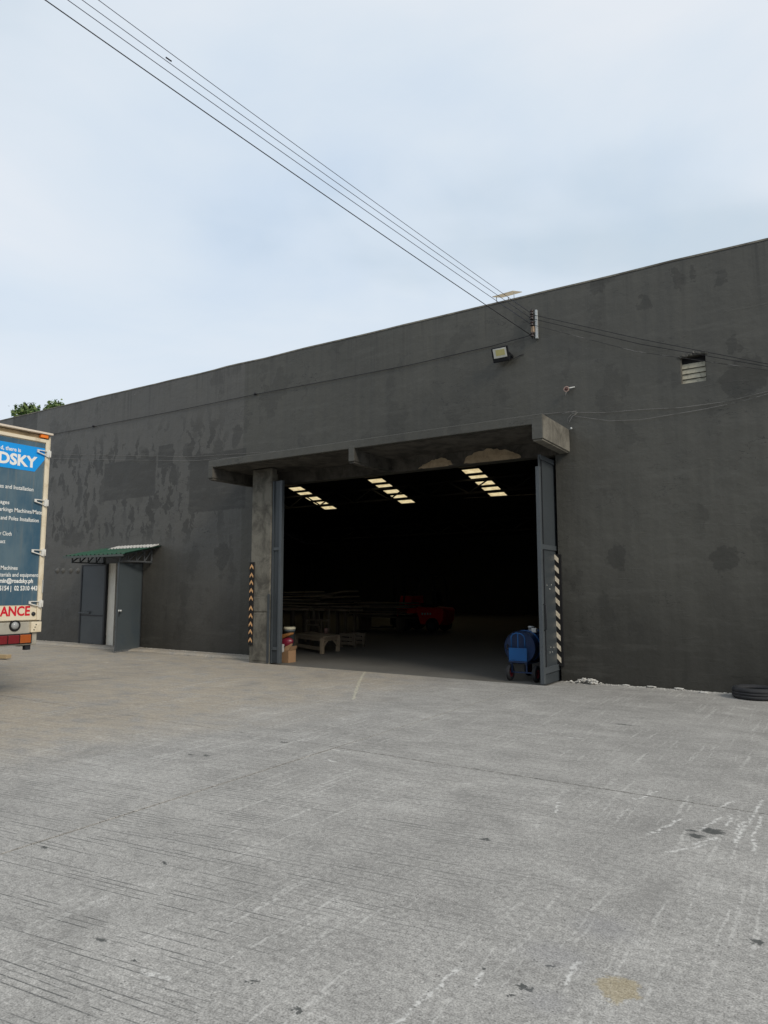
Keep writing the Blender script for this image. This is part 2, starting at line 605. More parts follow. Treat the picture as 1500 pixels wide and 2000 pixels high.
    marks = [((1487, 1562), (1475, 1588)), ((1475, 1588), (1440, 1640)), ((1490, 1596), (1468, 1636)), ((1430, 1566), (1390, 1584)),
             ((1408, 1595), (1365, 1622)), ((1450, 1604), (1432, 1645)), ((1400, 1636), (1355, 1648)), ((1388, 1648), (1300, 1664)),
             ((1430, 1590), (1418, 1614)), ((1285, 1545), (1240, 1562)), ((1092, 1566), (1088, 1585)), ((1330, 1600), (1270, 1628)),
             ((1472, 1640), (1474, 1662)), ((1060, 1432), (1010, 1436)), ((1138, 1443), (1108, 1440)), ((935, 1900), (928, 1930)),
             ((900, 1890), (770, 2000)), ((1130, 1880), (1100, 1925)), ((280, 1895), (330, 1915)),
             ((645, 1463), (690, 1470)), ((640, 1484), (655, 1488))]
    marks = [(g(*a_), g(*b_)) for a_, b_ in marks]
    marks = [m_ for m_ in marks if inside(*m_[0]) or inside(*m_[1])]
    if marks:
        md = s.least([s.seg(qs, *m_) for m_ in marks])
        mm = s.math('MULTIPLY', s.step(md, 0.017, 0.003), s.step(sp1, 0.40, 0.56))
        c = s.mix(s.math('MULTIPLY', mm, 0.72), c, (0.68, 0.67, 0.64))
    seal = [(g(690, 1366), g(702, 1330)), (g(702, 1330), g(713, 1312))]
    if inside(*seal[0][1]):
        sl = s.least([s.seg(qs, *m_) for m_ in seal])
        c = s.mix(s.math('MULTIPLY', s.math('MULTIPLY', s.step(sl, 0.032, 0.008), s.step(sp1, 0.35, 0.55)), 0.7), c, (0.58, 0.55, 0.42))
    qo = s.vec('ADD', qs, s.vec('SCALE', s.vec('SUBTRACT', s.noise(p, 26, 3, 0.7, col=True), (0.5, 0.5, 0.5)), 0.09)) if box else qs
    oil = []
    for px, py, rx, ry in [(1358, 1632, .050, .022), (1392, 1624, .065, .040), (1348, 1622, .03, .012), (1020, 1926, .018, .012),
                           (1034, 1933, .014, .008), (1072, 1887, .015, .012), (1000, 1944, .012, .006), (942, 1894, .012, .010),
                           (488, 1917, .016, .010), (320, 1686, .022, .012), (192, 1835, .03, .014), (556, 1450, .035, .016),
                           (405, 1476, .03, .016), (375, 1474, .03, .012), (1475, 1840, .022, .016), (265, 1877, .014, .010),
                           (580, 1970, .02, .010), (84, 1655, .03, .012), (950, 1640, .03, .012), (1222, 1416, .14, .014)]:
        gx, gy = g(px, py)
        if inside(gx, gy):
            oil.append(s.blob(qo, gx, gy, rx * 1.25, ry * 1.5, 'xy'))
    if oil:
        om = s.step(s.least(oil), 1.15, 0.6)
        c = s.mix(s.math('MULTIPLY', om, 0.85), c, (0.050, 0.054, 0.052))
    gx, gy = g(1205, 1930)
    if inside(gx, gy):
        tan = s.step(s.blob(s.vec('ADD', qo, wig), gx, gy, 0.085, 0.10, 'xy'), 1.15, 0.75, 0, 0.55)
        c = s.mix(tan, c, s.vec('SCALE', s.comb(0.36, 0.285, 0.145), amp(sp2, 1.4)))
        bl = [s.blob(q, *g(*b), r1, r2, 'xy') for b, r1, r2 in [((1180, 1812), .15, .13), ((1085, 1865), .15, .11), ((1065, 1955), .09, .09)]]
        c = s.mix(s.step(s.least(bl), 1.4, 0.2, 0, 0.32), c, s.vec('SCALE', s.comb(0.25, 0.245, 0.255), amp(sp2, 1.4)))
    # pinholes
    ph = s.math('MULTIPLY', s.step(s.voro(flat, 24), 0.15, 0.06), s.step(s.noise(flat, 1.1, 2), 0.42, 0.56))
    c = s.mix(s.math('MULTIPLY', ph, 0.75), c, (0.075, 0.073, 0.07))
    s.color(c)
    s.rough(s.math('ADD', s.math('MULTIPLY', mid, 0.2), 0.70))
    s.bump(s.math('ADD', s.math('MULTIPLY', sp1, 0.6), s.math('MULTIPLY', sp2, 0.4)), 0.6, 0.006)
    return s.m


def concrete_material(name, col, dark=(0.10, 0.095, 0.088), spall=False):
    s = Sh(name, 0.85, 0.25)
    p = s.pos()
    n = s.noise(p, 3.0, 6, 0.65, 0.4)
    f = s.noise(p, 40, 4, 0.65)
    st = s.noise(s.map(p, (6, 6, 0.7)), 1.6, 5, 0.6)
    c = s.mix(s.step(n, 0.36, 0.68), col, dark)
    c = s.mix(s.step(st, 0.52, 0.74, 0, 0.6), c, dark)
    v = s.math('ADD', s.math('MULTIPLY', s.math('SUBTRACT', f, 0.5), 0.35), 1.0)
    c = s.vec('SCALE', c, v)
    s.color(c)
    s.bump(s.math('ADD', n, s.math('MULTIPLY', f, 0.4)), 0.5, 0.012)
    return s.m


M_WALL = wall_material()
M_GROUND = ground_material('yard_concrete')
M_DIRT = plain('joint_dirt', (0.050, 0.045, 0.038), 0.95, 0.4, 2.0)
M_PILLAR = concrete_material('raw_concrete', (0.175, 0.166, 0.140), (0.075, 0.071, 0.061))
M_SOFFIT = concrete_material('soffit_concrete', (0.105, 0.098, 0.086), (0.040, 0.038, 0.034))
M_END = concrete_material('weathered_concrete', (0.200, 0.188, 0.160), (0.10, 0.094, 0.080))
M_FLOOR = plain('oily_floor', (0.135, 0.130, 0.118), 0.7, 0.35, 0.9, 0.3, bump=0.2)
M_INNER = plain('sooty_plaster', (0.085, 0.083, 0.080), 0.9, 0.3, 1.0)
M_INNER2 = plain('grey_render', (0.07, 0.07, 0.067), 0.8, 0.25, 0.7, bump=0.2)
M_ROOF = plain('roof_sheet', (0.055, 0.055, 0.055), 0.8, 0.2, 1.0)
M_STEEL = plain('blue_grey_steel', (0.046, 0.055, 0.062), 0.45, 0.14, 1.7, 0.5, grime=(0.028, 0.034, 0.040), gamt=0.5)
M_STEEL_L = plain('blue_grey_frame', (0.066, 0.077, 0.086), 0.45, 0.15, 3.0, 0.5)
M_DARKSTEEL = plain('dark_frame_steel', (0.022, 0.024, 0.028), 0.5, 0.2, 4.0)
M_BLACK = plain('black_rubber', (0.012, 0.012, 0.013), 0.75, 0.2, 7.2)
M_TYRE = plain('tyre_rubber', (0.030, 0.031, 0.034), 0.78, 0.25, 6.0, grime=(0.09, 0.085, 0.08), gamt=0.3)
M_WIRE = plain('cable_black', (0.012, 0.012, 0.016), 0.6, 0.1, 3.0)
M_WIREP = plain('cable_pale', (0.20, 0.195, 0.185), 0.6, 0.5, 3.0, grime=(0.045, 0.045, 0.043), gamt=0.95)
M_WIREM = plain('cable_patchy', (0.035, 0.035, 0.035), 0.6, 0.3, 3.0, grime=(0.35, 0.34, 0.33), gamt=0.7)
M_WHITE = plain('white_paint', (0.66, 0.65, 0.61), 0.6, 0.12, 5.0, grime=(0.35, 0.32, 0.26), gamt=0.4)
M_GALV = plain('galvanised', (0.52, 0.54, 0.54), 0.45, 0.2, 12.0, 0.5, 0.4)
M_WOOD = plain('old_timber', (0.32, 0.25, 0.17), 0.85, 0.35, 5.0, bump=0.3)
M_WOODD = plain('dark_timber', (0.15, 0.12, 0.085), 0.9, 0.4, 4.0)
M_RUBBLE = plain('plaster_rubble', (0.50, 0.49, 0.46), 0.95, 0.25, 14.0, bump=0.4)

# ------------------------------------------------------------------ ground
ground = struct(MB().box((-420, -420, -0.30), (420, 420, -0.045)).build('ground', M_DIRT))


def slab(x0, x1, y0, y1, z=0.0, mat=None):
    cx, cy = (x0 + x1) / 2, (y0 + y1) / 2
    g_, ch = GAP, 0.002
    a = [(x0 + g_, y0 + g_), (x1 - g_, y0 + g_), (x1 - g_, y1 - g_), (x0 + g_, y1 - g_)]
    b = [(x0 + g_ + ch, y0 + g_ + ch), (x1 - g_ - ch, y0 + g_ + ch), (x1 - g_ - ch, y1 - g_ - ch), (x0 + g_ + ch, y1 - g_ - ch)]
    m = MB()
    vs_ = [(*q, -0.04) for q in a] + [(*q, z - ch) for q in a] + [(*q, z) for q in b]
    fs = [(8, 9, 10, 11)]
    for k in range(4):
        j = (k + 1) % 4
        fs += [(k, j, 4 + j, 4 + k), (4 + k, 4 + j, 8 + j, 8 + k)]
    m.add(vs_, fs)
    return m.build('concrete_slab', mat or M_GROUND, ground, (cx, cy, 0), fix=False)


yj = [JY - 3 * SY, JY - 2 * SY, JY - SY, JY, PY - 0.0]
for i in range(-6, 4):
    for k in range(len(yj) - 1):
        near = -2 <= i <= 1 and k >= 2      # the slabs whose stains the photograph shows
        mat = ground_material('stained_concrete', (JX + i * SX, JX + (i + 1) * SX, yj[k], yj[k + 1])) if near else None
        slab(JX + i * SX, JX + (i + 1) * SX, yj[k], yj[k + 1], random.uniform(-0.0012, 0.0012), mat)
# narrow run of concrete between the yard slabs and the wall, either side of the gate
for x0, x1 in ((-3.93, 0.35), (0.35, 4.85), (4.85, 9.35)):
    slab(x0, x1, PY, D - 0.001, 0.0)
for x0, x1 in ((-31.1, -26.65), (-26.65, -22.15), (-22.15, -17.65), (-17.65, -13.15), (-13.15, -10.32)):
    slab(x0, x1, PY, D - 0.001, 0.0)
# raised apron along the left wall
ap = MB()
n_ap = 40
ax0, ax1 = -30.0, -10.52
vs_, fs = [], []
for i in range(n_ap + 1):
    xx = ax0 + (ax1 - ax0) * i / n_ap
    w_ = 0.34 + 0.10 * mnoise.noise((xx * 0.9, 0, 0)) + 0.03 * mnoise.noise((xx * 5, 3, 0))
    hh = 0.052 + 0.008 * mnoise.noise((xx * 2.1, 7, 0))
    if i >= n_ap - 1:
        w_ *= 0.72
    vs_ += [(xx, D - w_ - 0.07, 0.003), (xx, D - w_, hh), (xx, D - 0.002, hh + 0.008), (xx, D - 0.002, 0.003)]
for i in range(n_ap):
    for k in range(3):
        fs.append((i * 4 + k, i * 4 + k + 1, i * 4 + 5 + k, i * 4 + 4 + k))
fs += [(0, 1, 2, 3), tuple(n_ap * 4 + k for k in (3, 2, 1, 0))]
ap.add(vs_, fs)
struct(ap.build('apron', M_GROUND))
# floor of the hall, reaching out to the threshold between the gate posts
fl = MB().box((BX0 + 0.2, D + WT, -0.03), (BX1 - 0.2, BACK - 0.2, -0.012))
fl.box((-9.80, PY + 0.004, -0.03), (-3.945, D + WT, -0.012))
struct(fl.build('hall_floor', M_FLOOR))

# ------------------------------------------------------------------ warehouse
wh = thing('warehouse', (BX0, D, 0), 'long dark grey rendered warehouse with a wide open gateway', 'warehouse')


def wall_holes(x0, x1, z0, z1, y0, y1, holes, extra_x=(), extra_z=()):
    xs = sorted(set([x0, x1] + [h[0] for h in holes] + [h[1] for h in holes] + list(extra_x)))
    zs = sorted(set([z0, z1] + [h[2] for h in holes] + [h[3] for h in holes] + list(extra_z)))
    m = MB()
    idx = {}

    def vid(i, k, b):
        if (i, k, b) not in idx:
            idx[(i, k, b)] = len(m.v)
            zz = zs[k]
            if k == len(zs) - 1:      # the coping is not quite straight
                zz += coping_dz(xs[i])
            m.v.append(Vector((xs[i], (y0, y1)[b], zz)))
        return idx[(i, k, b)]

    def solid(i, k):
        if i < 0 or k < 0 or i >= len(xs) - 1 or k >= len(zs) - 1:
            return False
        cx, cz = (xs[i] + xs[i + 1]) / 2, (zs[k] + zs[k + 1]) / 2
        return not any(h[0] < cx < h[1] and h[2] < cz < h[3] for h in holes)
    for i in range(len(xs) - 1):
        for k in range(len(zs) - 1):
            if not solid(i, k):
                continue
            a, b, c, d = vid(i, k, 0), vid(i + 1, k, 0), vid(i + 1, k + 1, 0), vid(i, k + 1, 0)
            A, B, Cc, Dd = vid(i, k, 1), vid(i + 1, k, 1), vid(i + 1, k + 1, 1), vid(i, k + 1, 1)
            m.f += [(a, b, c, d), (B, A, Dd, Cc)]
            if not solid(i - 1, k): m.f.append((A, a, d, Dd))
            if not solid(i + 1, k): m.f.append((b, B, Cc, c))
            if not solid(i, k - 1): m.f.append((A, B, b, a))
            if not solid(i, k + 1): m.f.append((d, c, Cc, Dd))
    m.sm = [False] * len(m.f)
    return m


DX0, DX1, DH = -16.22, -14.80, 2.20
va, vb = onY(1328, 703, D), onY(1380, 742, D)
VX0, VX1, VZ0, VZ1 = va.x, vb.x, onY(1354, 747, D).z, onY(1354, 694, D).z
top_x = [BX0 + i * 0.42 for i in range(1, int((BX1 - BX0) / 0.42))]
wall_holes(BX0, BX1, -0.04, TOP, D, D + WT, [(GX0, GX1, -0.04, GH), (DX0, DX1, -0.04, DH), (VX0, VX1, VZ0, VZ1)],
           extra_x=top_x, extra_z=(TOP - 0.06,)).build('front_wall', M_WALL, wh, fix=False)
# thin cement capping along the parapet
cp = MB()
prof = []
for xx in [BX0] + top_x + [BX1]:
    prof.append((xx, TOP + coping_dz(xx)))
vs_, fs = [], []
for i, (xx, zz) in enumerate(prof):
    vs_ += [(xx, D - 0.010, zz - 0.012), (xx, D - 0.004, zz + 0.020), (xx, D + WT - 0.01, zz + 0.022), (xx, D + WT - 0.002, zz + 0.002)]
for i in range(len(prof) - 1):
    for k in range(4):
        fs.append((i * 4 + k, i * 4 + (k + 1) % 4, i * 4 + 4 + (k + 1) % 4, i * 4 + 4 + k))
cp.add(vs_, fs).build('coping', M_PILLAR, wh)

zb = RIDGE_Z - 0.2656 * (BACK - RIDGE_Y)
zf = 6.05
for x0, x1 in ((BX0, BX0 + 0.2), (BX1 - 0.2, BX1)):
    MB().prism([(x0, D + WT + 0.002, -0.04), (x0, BACK - 0.202, -0.04), (x0, BACK - 0.202, zb - 0.06), (x0, RIDGE_Y, RIDGE_Z - 0.06), (x0, D + WT + 0.002, zf - 0.06)],
               (x1 - x0, 0, 0)).build('side_wall', M_INNER, wh)
MB().box((BX0, BACK - 0.2, -0.04), (BX1, BACK, zb - 0.03)).build('rear_wall', M_INNER, wh)


def roof_z(y):
    return RIDGE_Z - 0.2656 * (y - RIDGE_Y) if y > RIDGE_Y else zf + (RIDGE_Z - zf) * (y - D - WT) / (RIDGE_Y - D - WT)


def roof_piece(x0, x1, y0, y1, name, mat, dz=0.0, th=0.05):
    z0, z1 = roof_z(y0) + dz, roof_z(y1) + dz
    return MB().prism([(x0, y0, z0), (x0, y1, z1), (x0, y1, z1 - th), (x0, y0, z0 - th)], (x1 - x0, 0, 0)).build(name, mat, wh)


roof_piece(BX0 - 0.1, BX1 + 0.1, D + WT + 0.01, RIDGE_Y, 'roof_sheet', M_ROOF)
strips = [-26.0, -20.4, -14.75]
SKW = 0.95
edges = [BX0 - 0.1]
for sx in strips:
    edges += [sx - SKW / 2, sx + SKW / 2]
edges.append(BX1 + 0.1)
for k in range(0, len(edges), 2):
    roof_piece(edges[k], edges[k + 1], RIDGE_Y, BACK + 0.2, 'roof_sheet', M_ROOF)
s_ = Sh('fibreglass', 0.6)
tr = s_.new('ShaderNodeBsdfTranslucent')
o_ = s_.pos()
s_.put(tr.inputs['Color'], s_.mix(s_.step(s_.noise(o_, 4, 4), 0.35, 0.7), (0.80, 0.65, 0.37), (0.60, 0.45, 0.23)))
s_.t.links.new(tr.outputs[0], s_.t.nodes['Material Output'].inputs['Surface'])
M_SKY = s_.m
for sx in strips:
    ys = [34.02 - 0.76 * k for k in range(10)]
    prev = BACK + 0.2
    for y1 in ys:
        y0 = y1 - 0.52
        if y0 < RIDGE_Y + 0.2:
            break
        roof_piece(sx - SKW / 2, sx + SKW / 2, y1, prev, 'purlin', M_ROOF)
        z0, z1 = roof_z(y0) - 0.02, roof_z(y1) - 0.02
        m = MB().add([(sx - SKW / 2, y0, z0), (sx + SKW / 2, y0, z0), (sx + SKW / 2, y1, z1), (sx - SKW / 2, y1, z1)], [(0, 1, 2, 3)])
        m.build('skylight_panel', M_SKY, wh)
        prev = y0
    roof_piece(sx - SKW / 2, sx + SKW / 2, RIDGE_Y, prev, 'purlin', M_ROOF)
for ty in (18.5, 25.0, 31.0, 36.5):
    m = MB()
    zt, zl = roof_z(ty) - 0.35, roof_z(ty) - 1.0
    m.bar((BX0 + 0.3, ty, zt), (BX1 - 0.3, ty, zt), 0.10)
    m.bar((BX0 + 0.3, ty, zl), (BX1 - 0.3, ty, zl), 0.10)
    n_ = 34
    for i in range(n_):
        xa = BX0 + 0.3 + (BX1 - BX0 - 0.6) * i / n_
        xb = BX0 + 0.3 + (BX1 - BX0 - 0.6) * (i + 1) / n_
        m.bar((xa, ty, zl if i % 2 else zt), (xb, ty, zt if i % 2 else zl), 0.06)
    m.build('roof_truss', M_ROOF, wh)
pa, pb = onY(905, 973, 22.0), onY(1052, 965, 22.0)
MB().tube([pa, pb, pb + (pb - pa) * 0.6], 0.014, 8).build('conduit', plain('conduit_pvc', (0.5, 0.42, 0.32), 0.6), wh)

# gate pillar (left) standing proud of the wall
pl = MB()
x0, x1 = -10.37, -9.82
pl.box((x0, PY, -0.02), (x1, PY + 0.17, GH + 0.238))
pl.build('gate_pillar', M_PILLAR, wh, bevel=0.018)
MB().box((x0 + 0.004, PY + 0.172, -0.02), (x0 + 0.12, D - 0.002, GH + 0.238)).build('pillar_return', M_PILLAR, wh)
# patched render lower down on the pillar
pp = MB()
for (z0, z1, t) in ((0.05, 1.02, 0.010), (1.06, 1.36, 0.014)):
    pp.box((x0 + 0.11, PY - t, z0), (x1 + 0.003, PY + 0.03, z1))
pp.build('render_patch', M_PILLAR, wh, bevel=0.008)

# concrete canopy
can_top, can_th, CY0 = 4.25, 0.155, 10.19
cx0, cx1 = -11.10, -3.68
cb = MB().box((cx0, CY0, can_top - can_th), (cx1, D - 0.002, can_top))
canopy = cb.build('canopy', M_WALL, wh, bevel=0.012)
# bare soffit lining and the front drip
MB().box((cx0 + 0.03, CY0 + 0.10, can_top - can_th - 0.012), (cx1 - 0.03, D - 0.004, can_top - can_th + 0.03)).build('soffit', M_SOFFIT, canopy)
for i, (a, b, zb_, mt) in enumerate(((cx0 + 0.002, cx0 + 0.13, 3.87, M_WALL), (-7.40, -7.27, 3.86, M_WALL), (cx1 - 0.17, cx1 + 0.004, 3.85, M_WALL))):
    m = MB()
    m.prism([(a, CY0 - 0.004, zb_), (a, CY0 - 0.004, can_top - 0.002 if i == 2 else can_top - 0.10), (a, D - 0.003, can_top - 0.002 if i == 2 else can_top - 0.10), (a, D - 0.003, zb_ - (0.03 if i != 2 else 0.01))], (b - a, 0, 0))
    rib = m.build('canopy_rib', mt, canopy, bevel=0.01)
    # bare cheeks and undersides
    c_ = MB()
    c_.box((a + 0.012, CY0 + 0.02, zb_ - 0.036 if i != 2 else zb_ - 0.02), (b - 0.012, D - 0.05, zb_ + 0.02))
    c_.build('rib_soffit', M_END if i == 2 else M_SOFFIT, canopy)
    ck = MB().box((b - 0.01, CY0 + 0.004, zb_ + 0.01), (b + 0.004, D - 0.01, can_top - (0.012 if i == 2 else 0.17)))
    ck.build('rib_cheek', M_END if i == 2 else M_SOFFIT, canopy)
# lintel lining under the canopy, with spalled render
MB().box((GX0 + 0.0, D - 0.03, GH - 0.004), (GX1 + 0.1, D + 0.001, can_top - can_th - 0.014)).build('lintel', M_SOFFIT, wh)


def spall(px0, px1, y_peak, seed, lean):
    """ragged bare patch where render fell off the lintel and soffit"""
    rnd = random.Random(seed)
    a, b = onY(px0, 900, D - 0.032), onY(px1, 900, D - 0.032)
    n_ = 22
    z0 = GH + 0.004
    h = y_peak
    up = []
    for i in range(n_ + 1):
        t = i / n_
        e_ = (math.sin(math.pi * t ** lean)) ** 0.6
        up.append((a.x + (b.x - a.x) * t + rnd.uniform(-.02, .02), z0 + 0.02 + h * e_ * rnd.uniform(0.82, 1.0)))
    lo = [(a.x + (b.x - a.x) * i / n_, z0 + (0.0 if 2 < i < n_ - 2 else rnd.uniform(0, .02))) for i in range(n_ + 1)]
    vs2, fs2 = [], []
    for i in range(n_ + 1):
        vs2 += [(lo[i][0], D - 0.034 - rnd.uniform(0, .006), lo[i][1]), ((lo[i][0] + up[i][0]) / 2, D - 0.036 - rnd.uniform(0, .012), (lo[i][1] + up[i][1]) / 2), (up[i][0], D - 0.032, up[i][1])]
    for i in range(n_):
        for k in range(2):
            fs2.append((i * 3 + k, i * 3 + 3 + k, i * 3 + 4 + k, i * 3 + 1 + k))
    return MB().add(vs2, fs2)


M_SPALL = plain('spalled_render', (0.43, 0.34, 0.23), 0.95, 0.35, 9.0, bump=0.8, grime=(0.24, 0.18, 0.12), gamt=0.6)
spall(818, 884, 0.16, 3, 1.4).build('spalled_patch', M_SPALL, wh, fix=False)
spall(906, 1018, 0.23, 9, 0.8).build('spalled_patch', M_SPALL, wh, fix=False)

# ---- steel gate: right leaf folded out square to the wall, left leaf stacked by the pillar
gx = -3.985
leaf = MB().box((gx - 0.012, PY + 0.04, 0.16), (gx, D + 0.30, 3.72)).build('gate_leaf', M_STEEL, wh)
fr = MB()
fr.box((gx - 0.045, PY - 0.005, 0.02), (gx + 0.022, PY + 0.075, 3.53)).build('gate_stile', M_STEEL_L, leaf, bevel=0.006)
for z0, z1 in ((2.17, 2.25), (0.17, 0.27), (3.66, 3.74)):
    MB().box((gx - 0.03, PY + 0.078, z0), (gx + 0.020, D + 0.30, z1)).build('gate_rail', M_STEEL_L, leaf, bevel=0.005)
MB().box((gx - 0.03, PY + 0.12, 0.275), (gx + 0.016, PY + 0.15, 2.165)).build('gate_stile', M_DARKSTEEL, leaf)
MB().box((gx - 0.03, PY + 0.12, 2.255), (gx + 0.016, PY + 0.15, 3.655)).build('gate_stile', M_DARKSTEEL, leaf)
MB().box((gx - 0.035, PY + 0.0, 0.0), (gx + 0.004, D + 0.30, 0.155)).build('kick_plate', M_STEEL, leaf, bevel=0.004)
ph = MB()
zc0, zc1 = 0.86, 1.28
ph.tube([(gx + 0.02, PY + 0.045, zc0), (gx + 0.06, PY + 0.045, zc0 + 0.02), (gx + 0.06, PY + 0.045, zc1 - 0.02), (gx + 0.02, PY + 0.045, zc1)], 0.009, 8)
ph.build('pull_handle', M_DARKSTEEL, leaf)
rn = random.Random(4)
for k in range(10):
    yy, zz = PY + rn.uniform(0.28, 0.55), rn.choice((rn.uniform(0.45, 0.72), rn.uniform(0.5, 0.66), rn.uniform(1.5, 1.8)))
    r_ = rn.uniform(0.004, 0.011)
    MB().lathe([(0.0001, 0.0016), (r_, 0.0012), (r_ * 1.05, 0.0)], (gx, yy, zz), (1, 0, 0), 6).build('paint_chip', M_WHITE, leaf)
leaf2 = MB().box((-9.815, PY + 0.06, 0.02), (-9.60, PY + 0.075, GH - 0.05)).build('gate_leaf', M_STEEL, wh)
MB().box((-9.612, PY + 0.02, 0.015), (-9.545, PY + 0.10, GH - 0.05)).build('gate_stile', M_STEEL_L, leaf2, bevel=0.006)
MB().box((-9.818, PY + 0.03, 0.015), (-9.770, PY + 0.10, GH - 0.05)).build('gate_stile', M_STEEL, leaf2, bevel=0.006)
for zz in (0.28, 2.32):
    MB().box((-9.768, PY + 0.035, zz), (-9.614, PY + 0.09, zz + 0.06)).build('gate_rail', M_STEEL_L, leaf2, bevel=0.005)
MB().box((-9.86, PY - 0.022, 0.02), (-9.80, PY - 0.013, 1.42)).build('cover_plate', M_STEEL, leaf2)

# ---- small doorway on the left
jm = MB()
jm.box((DX0 + 0.001, D + 0.012, 0.05), (DX0 + 0.29, D + WT + 0.03, DH - 0.004))
jm.build('door_jamb', plain('bare_plaster', (0.80, 0.77, 0.69), 0.9, 0.15, 3.0), wh)
MB().box((DX0, D + WT + 0.6, 0.0), (DX1 + 0.4, D + WT + 0.62, 2.5)).build('inner_screen', M_INNER, wh)
dl = MB().box((-17.28, D - 0.062, 0.07), (-16.26, D - 0.032, 2.16)).build('door_leaf', M_STEEL, wh)
dl['label'] = 'grey steel door leaf folded flat against the wall'
for a, b in (((-17.31, 0.065), (-17.262, 2.175)), ((-16.278, 0.065), (-16.215, 2.175))):
    MB().box((a[0], D - 0.075, a[1]), (b[0], D - 0.02, b[1])).build('leaf_stile', M_DARKSTEEL, dl)
for z0, z1 in ((0.80, 0.835), (2.14, 2.178)):
    MB().box((-17.26, D - 0.070, z0), (-16.28, D - 0.03, z1)).build('leaf_rail', M_DARKSTEEL, dl)
MB().box((-17.34, D - 0.095, 0.868), (-16.85, D - 0.063, 0.895)).build('slide_bolt', M_STEEL_L, dl)
MB().tube([(-17.05, D - 0.075, 0.90), (-17.05, D - 0.10, 0.925), (-16.82, D - 0.10, 0.925), (-16.82, D - 0.075, 0.90)], 0.008, 6).build('bolt_handle', M_STEEL_L, dl)
h0 = Vector((-14.81, D - 0.03, 0))
ang = R(108)
dv = Vector((-math.cos(ang), -math.sin(ang), 0))
nv = Vector((dv.y, -dv.x, 0))
if nv.x < 0:
    nv = -nv


def leafbox(t0, t1, z0, z1, n0, n1):
    m = MB()
    q = [h0 + dv * t + nv * n + Vector((0, 0, z)) for z in (z0, z1) for t, n in ((t0, n0), (t1, n0), (t1, n1), (t0, n1))]
    m.add(q, [(0, 3, 2, 1), (4, 5, 6, 7), (0, 1, 5, 4), (1, 2, 6, 5), (2, 3, 7, 6), (3, 0, 4, 7)])
    return m


dr = leafbox(0.02, 0.95, 0.05, 2.16, -0.015, 0.015).build('door_leaf', plain('door_teal_grey', (0.070, 0.086, 0.096), 0.45, 0.14, 1.6, 0.5, grime=(0.05, 0.07, 0.09), gamt=0.5), wh)
dr['label'] = 'grey steel door leaf swung out into the yard'
leafbox(0.925, 0.962, 0.045, 2.165, -0.02, 0.02).build('leaf_stile', M_STEEL_L, dr)
leafbox(0.0, 0.03, 0.045, 2.165, -0.02, 0.02).build('leaf_stile', M_STEEL, dr)
leafbox(-0.03, 0.0, 0.10, 2.08, -0.012, 0.012).build('hinge_strip', M_DARKSTEEL, dr)
hc = h0 + dv * 0.885 + nv * 0.015
MB().lathe([(0.001, 0.07), (0.026, 0.065), (0.03, 0.045), (0.012, 0.03), (0.012, 0.004), (0.032, 0.003), (0.032, 0)], hc + Vector((0, 0, 1.0)), nv, 14).build('door_knob', M_GALV, dr)
leafbox(0.868, 0.902, 0.86, 0.96, 0.0155, 0.021).build('lock_plate', M_DARKSTEEL, dr)
# plugged pipe sleeves left of the door
for px in (112, 123, 138, 152):
    c_ = onY(px, 1114, D)
    MB().lathe([(0.001, 0.035), (0.05, 0.03), (0.065, 0.012), (0.09, 0.0)], c_, (0, -1, 0.15), 14).build('pipe_plug', M_WALL, wh)

# louvred vent
vent = MB().box((VX0 - 0.004, D + 0.10, VZ0 - 0.003), (VX1 + 0.004, D + WT - 0.01, VZ1)).build('vent', M_BLACK, wh)
nsl = 4
hh = (VZ1 - VZ0 - 0.095) / nsl
for k in range(nsl):
    z0 = VZ0 + 0.004 + k * hh
    m = MB().prism([(VX0 + 0.014, D + 0.066, z0), (VX0 + 0.014, D + 0.072, z0 - 0.003), (VX0 + 0.014, D + 0.098, z0 + hh * 0.90), (VX0 + 0.014, D + 0.090, z0 + hh * 0.93)], (VX1 - VX0 - 0.028, 0, 0))
    m.build('louvre', plain('louvre_paint', (0.40, 0.38, 0.30), 0.7, 0.2, 9.0, grime=(0.14, 0.13, 0.11), gamt=0.7) if k == 0 else bpy.data.materials['louvre_paint'], vent)
MB().box((VX0 + 0.0, D + 0.03, VZ0), (VX0 + 0.013, D + 0.098, VZ1 - 0.004)).build('vent_frame', M_END, vent)
# broken render round the head of the vent
br = MB()
rn = random.Random(12)
for k in range(15):
    t = k / 14
    c_ = Vector((VX0 - 0.02 + (VX1 - VX0 + 0.04) * t, D - 0.002, VZ1 - 0.005 + 0.03 * math.sin(math.pi * t) + rn.uniform(-.01, .02)))
    r_ = rn.uniform(0.015, 0.03)
    br.lathe([(0.001, 0.012), (r_ * 0.7, 0.009), (r_, 0.0)], c_, (rn.uniform(-.2, .2), -1, rn.uniform(-.3, .1)), 6, False)
br.build('broken_render', M_WALL, vent)

